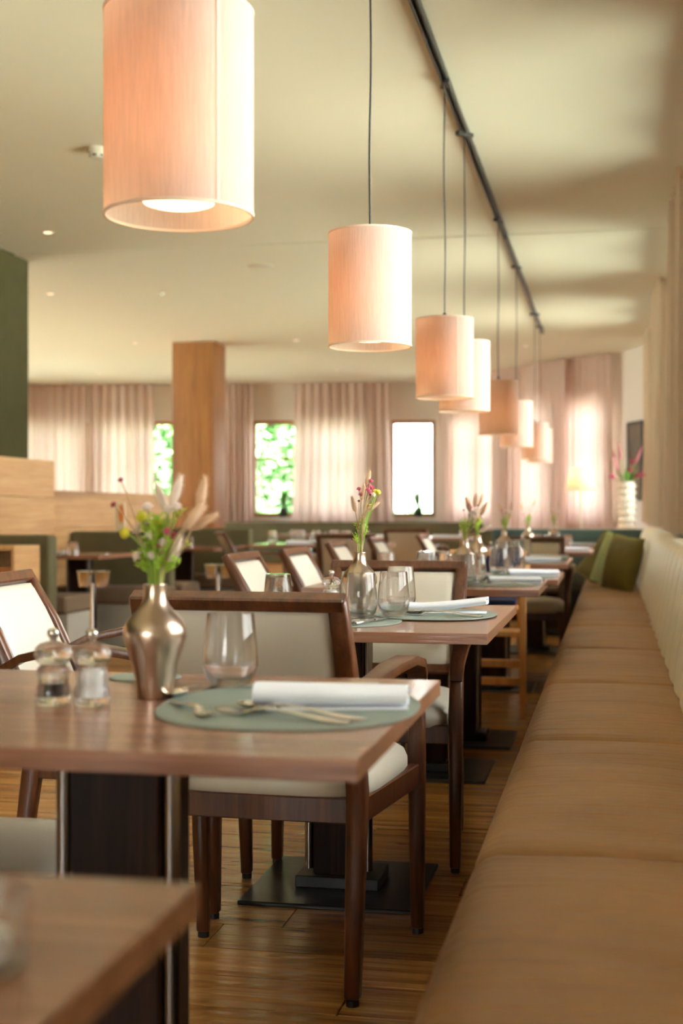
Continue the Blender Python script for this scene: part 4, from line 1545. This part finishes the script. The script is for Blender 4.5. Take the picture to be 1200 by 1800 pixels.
def bouquet(label, base, items, greens, seed, sc=1.0, view=(0.98, 0.198)):
    """base: vase mouth centre; items: (kind, right, up, lean) offsets in metres seen from the aisle; every stem starts inside the neck"""
    r = random.Random(seed)
    t = thing('bouquet', label, 'flowers', base, 0, 'dried flower bouquets')
    right = Vector((view[0], view[1], 0))
    away = Vector((-view[1], view[0], 0))
    st = MB()
    root = Vector((0, 0, -0.06))
    for (kind, dx, dz, lx, lz) in items:
        dep = r.uniform(-0.5, 0.5) * (0.25 * dz + abs(dx) * 0.5)
        tip = right * dx + away * dep + Vector((0, 0, dz))
        d = (right * lx + Vector((0, 0, lz))).normalized()
        j = Vector((r.uniform(-1, 1), r.uniform(-1, 1), 0)) * 0.006
        c1 = Vector((j.x * 1.2, j.y * 1.2, 0.02)) + right * dx * 0.12
        c2 = tip - d * 0.35 * (tip - c1).length
        pts = [root + j * 0.5]
        for k in range(9):
            q = k / 8
            pts.append(c1 * (1 - q) ** 2 + c2 * 2 * q * (1 - q) + tip * q * q)
        thick = 0.0012 if kind != 'yellow' else 0.0019
        MB().tube(pts, thick * sc, 5).build('stem', M['drystem'] if kind in ('plume', 'plumewhite', 'crimson', 'pink') else M['stem'], t)
        if kind == 'plume':
            inst('bunny_tail', PLUME[0], t, tip, aim(d), sc * 0.85)
        elif kind == 'plumewhite':
            inst('bunny_tail', PLUME[1], t, tip, aim(d), sc * 0.85)
        elif kind == 'yellow':
            inst('button_flower', BALL, t, tip, aim(d), sc)
        else:
            inst('blossom', BLO[kind], t, tip, aim(d), sc * (1.45 if kind == 'palepink' else 1.25 if kind == 'pink' else 0.8))
    # fine green sprays
    gm = MB()
    for (dx, dz, spread, cnt) in greens:
        for _ in range(cnt):
            tx = dx * r.uniform(0.4, 1.1) + r.gauss(0, spread)
            tz = dz * r.uniform(0.45, 1.0)
            ty = r.gauss(0, spread)
            tip = right * tx + away * ty + Vector((0, 0, tz))
            p0 = Vector((r.uniform(-0.007, 0.007), r.uniform(-0.007, 0.007), -0.04))
            m_ = Vector((tip.x * 0.35, tip.y * 0.35, tz * 0.55))
            pts = [p0, p0 * 0.5 + m_ * 0.5 + Vector((0, 0, 0.005)), m_, (m_ + tip) / 2, tip]
            gm.tube(pts, [0.0011, 0.0011, 0.001, 0.0008, 0.0005], 4)
            for k in range(9):
                q = r.uniform(0.35, 1)
                b = m_ * (1 - q) + tip * q
                d = Vector((r.gauss(0, 1), r.gauss(0, 1), r.uniform(0.2, 1.2))).normalized()
                w = d.orthogonal().normalized() * 0.0018 * sc
                ln = r.uniform(0.006, 0.012) * sc
                gm.add([b, b + d * ln * 0.5 + w, b + d * ln, b + d * ln * 0.5 - w], [(0, 1, 2, 3)])
    if greens:
        tag(gm.build('foliage', M['leaf'], t), kind='stuff')
    return t


K = 0.000868


def px(items, u0, v0, k):
    return [(kind, (u - u0) * k, (v0 - v) * k, lx, lz) for (kind, u, v, lx, lz) in items]


b1 = px([('plumewhite', 300, 895, 0.35, 1), ('plumewhite', 290, 905, -0.35, 1), ('plume', 330, 935, 0.5, 0.8), ('plume', 330, 935, 0.9, 0.45),
         ('plume', 322, 935, 0.75, 0.75), ('plumewhite', 298, 1000, 0.35, 0.9), ('plume', 352, 900, 0.2, 1),
         ('yellow', 222, 942, -0.8, 0.15), ('yellow', 248, 914, -0.4, 0.8), ('yellow', 274, 925, 0.1, 1),
         ('palepink', 258, 924, -0.3, 1), ('palepink', 240, 938, -0.5, 0.9), ('palepink', 266, 948, 0, 1), ('palepink', 258, 968, -0.2, 0.8), ('palepink', 244, 984, -0.7, 0.6),
         ('palepink', 268, 984, 0.0, 0.7), ('palepink', 314, 898, 0.2, 1), ('palepink', 298, 903, 0, 1), ('palepink', 288, 962, 0.1, 0.7), ('palepink', 262, 898, -0.3, 1),
         ('pink', 342, 909, 0.6, 0.7), ('pink', 326, 933, 0.5, 0.6), ('pink', 297, 941, 0.1, 0.6), ('pink', 303, 949, 0.2, 0.6), ('pink', 301, 962, 0.2, 0.5), ('pink', 278, 967, 0, 0.5),
         ('crimson', 205, 893, -0.7, 0.6), ('crimson', 208, 849, -0.5, 1)], 273, 1033, K)
bouquet('lush bouquet of bunny tails and blossoms in the large first vase', (-0.687, 1.955, TZ + 0.1735), b1,
        [(0.0, 0.065, 0.012, 34), (0.022, 0.12, 0.013, 26), (-0.012, 0.115, 0.009, 14), (0.038, 0.062, 0.008, 12), (-0.027, 0.052, 0.006, 10)], 5, 1.1)
K2 = 0.00156
b2 = px([('plume', 641, 858, 0.22, 1), ('plume', 633, 880, 0.15, 1), ('plume', 622, 902, -0.25, 1), ('plume', 640, 900, 0.85, 0.55),
         ('pink', 648, 848, 0.2, 1), ('pink', 646, 857, 0.3, 1), ('pink', 650, 860, 0.5, 0.8), ('pink', 643, 864, 0.1, 1), ('pink', 646, 867, 0.3, 0.8), ('palepink', 652, 872, 0.6, 0.6),
         ('pink', 628, 862, -0.2, 1), ('pink', 631, 872, 0, 1), ('crimson', 628, 883, 0, 1), ('crimson', 648, 872, 0.3, 1),
         ('yellow', 648, 892, 0.3, 0.8), ('yellow', 657, 866, 0.3, 1), ('yellow', 661, 867, 0.5, 1), ('crimson', 617, 950, -0.6, 0.8)], 629, 973, K2)
bouquet('slender bouquet of dried grasses and pink buds in the second vase', (-0.679, 3.61, TZ + 0.1735), b2,
        [(0.012, 0.10, 0.007, 16), (0.004, 0.07, 0.006, 10), (-0.014, 0.055, 0.004, 6)], 8, 1.0)
K3 = 0.0023
b3 = px([('plume', 842, 892, 0.1, 1), ('plume', 832, 898, -0.2, 1), ('plume', 852, 905, 0.5, 1), ('plumewhite', 850, 935, 0.9, 0.5), ('pink', 831, 888, -0.2, 1), ('pink', 836, 892, 0, 1), ('palepink', 838, 900, 0, 0.8),
         ('palepink', 843, 904, 0.2, 0.8), ('palepink', 840, 908, 0.1, 0.6), ('palepink', 833, 904, -0.2, 0.8), ('crimson', 847, 889, 0.3, 1), ('crimson', 823, 897, -0.3, 1)], 824, 948, K3)
bouquet('bouquet with pale pink blossoms in the vase of the third table', (-0.585, 5.40, TZ + 0.1735), b3, [(0.006, 0.085, 0.012, 18), (-0.01, 0.07, 0.008, 8)], 12, 1.25)
gen = [('plume', 0.02, 0.13, 0.3, 1), ('plume', -0.03, 0.12, -0.3, 1), ('palepink', 0.0, 0.12, 0, 1), ('palepink', 0.03, 0.10, 0.4, 0.9), ('pink', -0.02, 0.10, -0.2, 1), ('yellow', 0.015, 0.085, 0.1, 1)]
for (x, y, lb, sd_) in ((-0.62, 6.30, 'small bouquet in the vase of the fourth table', 21), (-0.62, 7.90, 'small bouquet in the vase of the fifth table', 22),
                        (-0.62, 10.15, 'small bouquet in the vase of the sixth table', 23), (-0.48, 11.50, 'small bouquet in the vase of the farthest table', 24)):
    rr = random.Random(sd_)
    it = [(k, a + rr.uniform(-0.02, 0.02), b * rr.uniform(0.85, 1.2), c + rr.uniform(-0.2, 0.2), d) for k, a, b, c, d in gen]
    bouquet(lb, (x, y, TZ + 0.1735), it, [(0.0, 0.08, 0.014, 16)], sd_, 1.2)

# ------------------------------------------------------------------ lamp, ribbed vase, picture in the far corner
tlp = thing('table_lamp', 'table lamp with cream tapered shade behind the teal bench', 'lamp', (-0.31, 13.98, 0.83))
MB().lathe([(0.0, 0.0), (0.075, 0.0), (0.075, 0.012), (0.012, 0.02), (0.012, 0.02)], 24).build('base', M['ceramic'], tlp)
MB().lathe([(0.010, 0.018), (0.010, 0.52)], 12).build('stem', M['ceramic'], tlp)
mb = MB()
n = 40
mb.add([(r_ * math.cos(2 * PI * k / n), r_ * math.sin(2 * PI * k / n), z) for (r_, z) in ((0.158, 0.42), (0.105, 0.65)) for k in range(n)], [(k, (k + 1) % n, n + (k + 1) % n, n + k) for k in range(n)])
mb.build('shade', M['shadetable'], tlp, angle=60)
MB().lathe([(0.0, 0.47), (0.02, 0.48), (0.03, 0.51), (0.02, 0.54), (0.0, 0.55)], 16).build('bulb', M['bulb'], tlp)
ld = bpy.data.lights.new('table_lamp_light', 'POINT')
ld.energy = 2
ld.color = (1, 0.62, 0.3)
ld.shadow_soft_size = 0.03
lo = bpy.data.objects.new('table_lamp_light', ld)
COL.objects.link(lo)
lo.parent = tlp
lo.location = (0, 0, 0.57)

rv = thing('ribbed_vase', 'tall cream ribbed ceramic vase behind the teal bench', 'vase', (0.15, 13.95, 0.83))
pr = [(0.0, 0.0), (0.075, 0.0)]
for k in range(7):
    z = 0.01 + k * 0.07
    pr += [(0.076, z + 0.004), (0.088, z + 0.024), (0.100, z + 0.035), (0.088, z + 0.046), (0.076, z + 0.066)]
pr += [(0.078, 0.505), (0.070, 0.505), (0.066, 0.40), (0.0, 0.40)]
MB().lathe(pr, 36).build('body', M['ceramic'], rv, angle=60)
MB().lathe([(0.0785, 0.5), (0.081, 0.503), (0.0785, 0.508), (0.071, 0.505)], 36, closed=True).build('rim', M['ceramic'], rv)
fb = thing('flower_arrangement', 'crimson and green flowers in the ribbed vase', 'flowers', (0.15, 13.95, 1.335))
rr = random.Random(77)
petal = MB()
for k in range(11):
    a = 2 * PI * k / 11
    d = Vector((math.cos(a) * 0.45, math.sin(a) * 0.45, 1)).normalized()
    w = Vector((-math.sin(a), math.cos(a), 0)) * 0.014
    u = d.cross(w).normalized() * 0.002
    ln = 0.07
    petal.add([u, d * ln * 0.5 - w + u, d * ln + u, d * ln * 0.5 + w + u, -u, d * ln * 0.5 - w - u, d * ln - u, d * ln * 0.5 + w - u], [(0, 1, 2, 3), (7, 6, 5, 4), (0, 4, 5, 1), (1, 5, 6, 2), (2, 6, 7, 3), (3, 7, 4, 0)])
pmsh = petal.mesh('protea_head', M['magenta'])
lf = MB()
for s_ in (1,):
    lf.add([(0, 0, 0), (-0.02, 0.004, 0.05), (-0.024, 0.008, 0.09), (0, 0.01, 0.16), (0.024, 0.008, 0.09), (0.02, 0.004, 0.05), (0, -0.003, 0.0), (0, 0.002, 0.05), (0, 0.004, 0.09)],
           [(0, 7, 1), (1, 7, 8, 2), (2, 8, 3), (0, 5, 7), (7, 5, 4, 8), (8, 4, 3)])
lfm = lf.mesh('leaf', M['plant'], angle=80)
sp = MB()
sp.lathe([(0.001, 0), (0.012, 0.02), (0.014, 0.07), (0.009, 0.14), (0.001, 0.19)], 10)
spm = sp.mesh('flower_spike', plain('dusty_pink_spike', lin(196, 118, 130), 0.9, nscale=80, nstr=0.8))
for (dx, dz, lx, what) in ((-0.10, 0.16, -0.25, 's'), (-0.06, 0.22, -0.12, 's'), (-0.08, 0.1, -0.35, 's'), (0.05, 0.17, 0.2, 'p'), (0.09, 0.20, 0.4, 's'), (0.07, 0.04, 0.9, 'p'), (0.12, 0.05, 1.3, 'p'), (-0.12, 0.03, -1.0, 'p'), (0.03, 0.08, 0.2, 'p')):
    tip = Vector((dx, rr.uniform(-0.05, 0.05), dz))
    MB().tube([(0, 0, -0.09), (dx * 0.4, 0, dz * 0.4), tip], 0.004, 6).build('stem', M['stem'], fb)
    inst('protea_head' if what == 'p' else 'flower_spike', pmsh if what == 'p' else spm, fb, tip, aim((lx, rr.uniform(-0.2, 0.2), 1)), 1.0)
for k in range(12):
    a = rr.uniform(0, 2 * PI)
    inst('leaf', lfm, fb, (0.03 * math.cos(a), 0.03 * math.sin(a), -0.02), aim((math.cos(a) * 0.6, math.sin(a) * 0.6, 1)), rr.uniform(0.8, 1.2))

e_ = (PD - PC).normalized()
n_ = Vector((-e_.y, e_.x))
q_ = PC + e_ * 0.50 - n_ * 0.012
pf = thing('framed_picture', 'dark framed picture on the narrow corner wall', 'picture', (q_.x, q_.y, 1.62), math.atan2(e_.y, e_.x))
MB().box(-0.23, 0.23, -0.018, 0.012, 0.43, 0.46).build('frame_bar', M['black'], pf, 0.002, 1)
MB().box(-0.23, 0.23, -0.018, 0.012, -0.46, -0.43).build('frame_bar', M['black'], pf, 0.002, 1)
MB().box(-0.23, -0.20, -0.018, 0.012, -0.43, 0.43).build('frame_bar', M['black'], pf, 0.002, 1)
MB().box(0.20, 0.23, -0.018, 0.012, -0.43, 0.43).build('frame_bar', M['black'], pf, 0.002, 1)
MB().box(-0.20, 0.20, -0.008, 0.010, -0.43, 0.43).build('print', plain('dark_print', lin(96, 78, 64), 0.6, nscale=10, nstr=0.0, var=0.5), pf)

# ------------------------------------------------------------------ booths on the left
def boards(name, label, x, y0, y1, z0, z1, nb):
    t = thing(name, label, 'panelling', (x, (y0 + y1) / 2, 0))
    h = (z1 - z0) / nb
    for k in range(nb):
        MB().box(-0.04, 0.04, -(y1 - y0) / 2, (y1 - y0) / 2, z0 + k * h + 0.0015, z0 + (k + 1) * h - 0.0015).build('board', M['oak'], t, 0.002, 1)
    return t


boards('oak_partition', 'tall pale oak panelling in front of the green partition', -4.31, 3.0, 9.80, 0, 1.43, 5)
boards('oak_partition', 'lower pale oak panelling behind the green booths', -4.31, 9.803, 12.7, 0, 1.20, 4)


def booth(label, y, x0, x1, front, backside):
    t = thing('booth_bench', label, 'bench', ((x0 + x1) / 2, y, 0), 0, 'green velvet booth benches')
    h = (x1 - x0) / 2
    MB().box(-h, h, -0.07, 0.07, 0.08, 0.875).build('backrest', M['velvet'], t, 0.03, 3)
    MB().box(-h + 0.02, h - 0.02, -0.06, 0.06, 0.0, 0.08).build('plinth', M['black'], t)
    for s, on in ((-1, front), (1, backside)):
        if on:
            a, b = (s * 0.07, s * 0.55) if s > 0 else (s * 0.55, s * 0.07)
            MB().box(-h, h + 0.06, a, b, 0.33, 0.455).build('seat', M['brownfab'], t, 0.035, 3)
            MB().box(-h, h + 0.06, a + 0.03, b - 0.03, 0.0, 0.33).build('seat_base', M['greyfab'], t, 0.006, 1)
    return t


booth('green booth bench behind the small oak cabinet', 8.48, -4.25, -3.70, False, True)
booth('green booth bench in the middle facing the viewer', 10.15, -4.25, -3.42, True, True)
booth('green booth bench ending beside the oak pillar', 12.3, -4.25, -3.36, True, False)
cb = thing('oak_cabinet', 'small oak cabinet with open shelf at the left edge', 'cabinet', (-3.9, 7.63, 0))
MB().box(-0.4, 0.4, -0.18, 0.18, 0.80, 0.825).build('cabinet_top', M['oak'], cb, 0.002, 1)
MB().box(-0.4, 0.4, 0.16, 0.18, 0.02, 0.80).build('back_panel', M['oak'], cb)
for x in (-0.39, 0.0, 0.39):
    MB().box(x - 0.01, x + 0.01, -0.18, 0.16, 0.02, 0.80).build('side_panel', M['oak'], cb, 0.002, 1)
MB().box(-0.38, 0.38, -0.17, 0.16, 0.0, 0.04).build('base', M['oak'], cb)
for z in (0.42,):
    MB().box(-0.38, -0.01, -0.17, 0.16, z, z + 0.02).build('shelf', M['oak'], cb)
    MB().box(0.01, 0.38, -0.17, 0.16, z, z + 0.02).build('shelf', M['oak'], cb)
for (a, b) in ((-0.38, -0.012), (0.012, 0.38)):
    d = MB().box(a, b, -0.178, -0.160, 0.06, 0.70).build('door', M['pillaroak'], cb, 0.002, 1)
    MB().tube([((a + b) / 2 - 0.05, -0.19, 0.64), ((a + b) / 2 + 0.05, -0.19, 0.64)], 0.005, 8).build('handle', M['chrome'], d)


def booth_table(label, x0, x1, y0, y1):
    return table(label, x0, x1, y0, y1, 'booth tables', 0.72)


booth_table('booth table with upturned glass at the left edge', -4.2, -3.55, 8.92, 9.85)
booth_table('booth table in front of the green bench by the pillar', -4.15, -3.32, 10.95, 11.95)
ZB = 0.7203
upturned.put('upturned glass on the left booth table', (-3.80, 9.05, ZB), 0, G['u'])
upturned.put('upturned glass on the booth table by the pillar', (-3.60, 11.1, ZB), 0, G['u'])
napkin.put('rolled napkin on the left booth table', (-3.97, 9.02, ZB), R(20), G['n'])
tumbler.put('small glass before the upturned one on the left booth table', (-3.83, 8.97, ZB), 0, G['t'], scale=(0.6, 0.6, 0.35))
fork.put('cutlery lying on the left booth table', (-3.68, 9.15, ZB), R(10), G['c'])

mcd = thing('menu_board', 'small upright card with orange print on the booth back', 'menu card', (-3.86, 10.15, 0.8755), R(-8))
MB().box(-0.045, 0.045, -0.006, 0.006, 0.0, 0.23).build('card', M['paper'], mcd, 0.001, 1)
mb = MB()
mb.add([(0.028 * math.cos(2 * PI * k / 20) + 0.012, -0.0068, 0.14 + 0.075 * math.sin(2 * PI * k / 20)) for k in range(20)] + [(0.028 * math.cos(2 * PI * k / 20) + 0.012, -0.0062, 0.14 + 0.075 * math.sin(2 * PI * k / 20)) for k in range(20)],
       [tuple(range(20))] + [(k, (k + 1) % 20, 20 + (k + 1) % 20, 20 + k) for k in range(20)])
mb.build('print', M['orange'], mcd)


def make_stand():
    t = thing('bottle_cooler_stand', 'x', 'cooler stand')
    MB().lathe([(0.0, 0.0), (0.13, 0.0), (0.13, 0.012), (0.02, 0.02), (0.0, 0.02)], 32).build('foot', M['chrome'], t)
    MB().lathe([(0.021, 0.018), (0.021, 0.60)], 16).build('post', M['chrome'], t)
    for s in (-1, 1):
        MB().lathe([(0.0, 0.58), (0.036, 0.58), (0.048, 0.67), (0.051, 0.672), (0.049, 0.675), (0.045, 0.668), (0.034, 0.586), (0.0, 0.586)], 28, (s * 0.052, 0, 0)).build('bucket', M['chrome'], t, angle=50)
    return t


stand = Proto(make_stand)
stand.put('chrome double bottle cooler stand beside the left booth', (-3.06, 7.6, 0), R(12), 'chrome cooler stands')
stand.put('chrome double bottle cooler stand beside the pillar booth', (-2.62, 8.75, 0), R(12), 'chrome cooler stands')

# ------------------------------------------------------------------ far tables under the end windows
ob = thing('wall_bench', 'olive velvet bench under the end wall windows', 'bench', (-4.3, 18.3, 0))
MB().box(-2.3, 2.75, 0.1, 0.36, 0.0, 0.885).build('backrest', M['velvet'], ob, 0.03, 3)
MB().box(-2.3, 2.75, -0.42, 0.1, 0.32, 0.46).build('seat', M['velvet'], ob, 0.035, 3)
MB().box(-2.3, 2.75, -0.36, 0.1, 0.0, 0.32).build('plinth', M['oak'], ob)
ft = table('set table with many glasses in the middle of the room', -3.15, -1.95, 11.35, 12.15, 'far tables')
ft2 = table('long table with white napkins under the end windows', -2.9, -1.5, 14.6, 15.4, 'far tables')
ft3 = table('table beside the oak pillar in the back', -4.2, -3.2, 16.4, 17.2, 'far tables')
rr = random.Random(4)
k = 0
spots = [(-2.95, 11.5), (-2.75, 11.75), (-2.55, 11.5), (-2.45, 11.8), (-2.3, 11.6), (-2.85, 11.95)]
wh = ['nearest the booths', 'second from the booths', 'in front of the small vase', 'behind the small vase', 'nearest the row of armchairs', 'at the back']
for (x, y), w_ in zip(spots, wh):
    (tumbler if rr.random() < 0.5 else upturned).put('glass on the set table amid the room, ' + w_, (x, y, TZ), 0, 'glasses on the far tables')
napkin.put('white napkin on the set table in the middle of the room', (-2.7, 11.48, TZ), R(20), G['n'])
vase.put('small vase on the set table in the middle of the room', (-2.5, 11.65, TZ), 0, G['v'], scale=0.6)
napkin.put('white napkin at the left end of the long far table', (-2.6, 14.8, TZ), R(5), G['n'], scale=(1.4, 1.5, 1))
napkin.put('white napkin in the middle of the long far table', (-2.2, 14.85, TZ), R(-5), G['n'], scale=(1.4, 1.5, 1))
napkin.put('white napkin at the right end of the long far table', (-1.8, 14.8, TZ), R(8), G['n'], scale=(1.4, 1.5, 1))
upturned.put('upturned glass at the left end of the long far table', (-2.75, 14.95, TZ), 0, G['u'])
upturned.put('upturned glass at the right end of the long far table', (-1.65, 15.1, TZ), 0, G['u'])

# plants on the sills
def sill_plant(label, s, spread, h, nl, pot):
    q = along(PA, PB, s, 0.0)
    t = thing('potted_plant', label, 'plant', (q.x, q.y, ZB0 + 0.001))
    MB().lathe([(0.0, 0.0), (0.05, 0.0), (0.065, 0.13), (0.068, 0.135), (0.06, 0.135), (0.055, 0.11), (0.0, 0.11)], 24).build('pot', M[pot], t)
    r = random.Random(int(s * 100))
    for k in range(nl):
        a = r.uniform(0, 2 * PI)
        d = (math.cos(a) * spread, math.sin(a) * 0.3 * spread, 1)
        inst('leaf', lfm, t, (0.02 * math.cos(a), 0.012 * math.sin(a), 0.105), aim(d), (1.3, 1.3, h * r.uniform(0.75, 1.1) / 0.16))
    return t


sill_plant('small green plant in a dark pot on the garden window sill', 4.76, 0.35, 0.33, 10, 'pot')
sill_plant('green plant on the sill of the bright white window', 6.76, 0.4, 0.42, 12, 'pot')
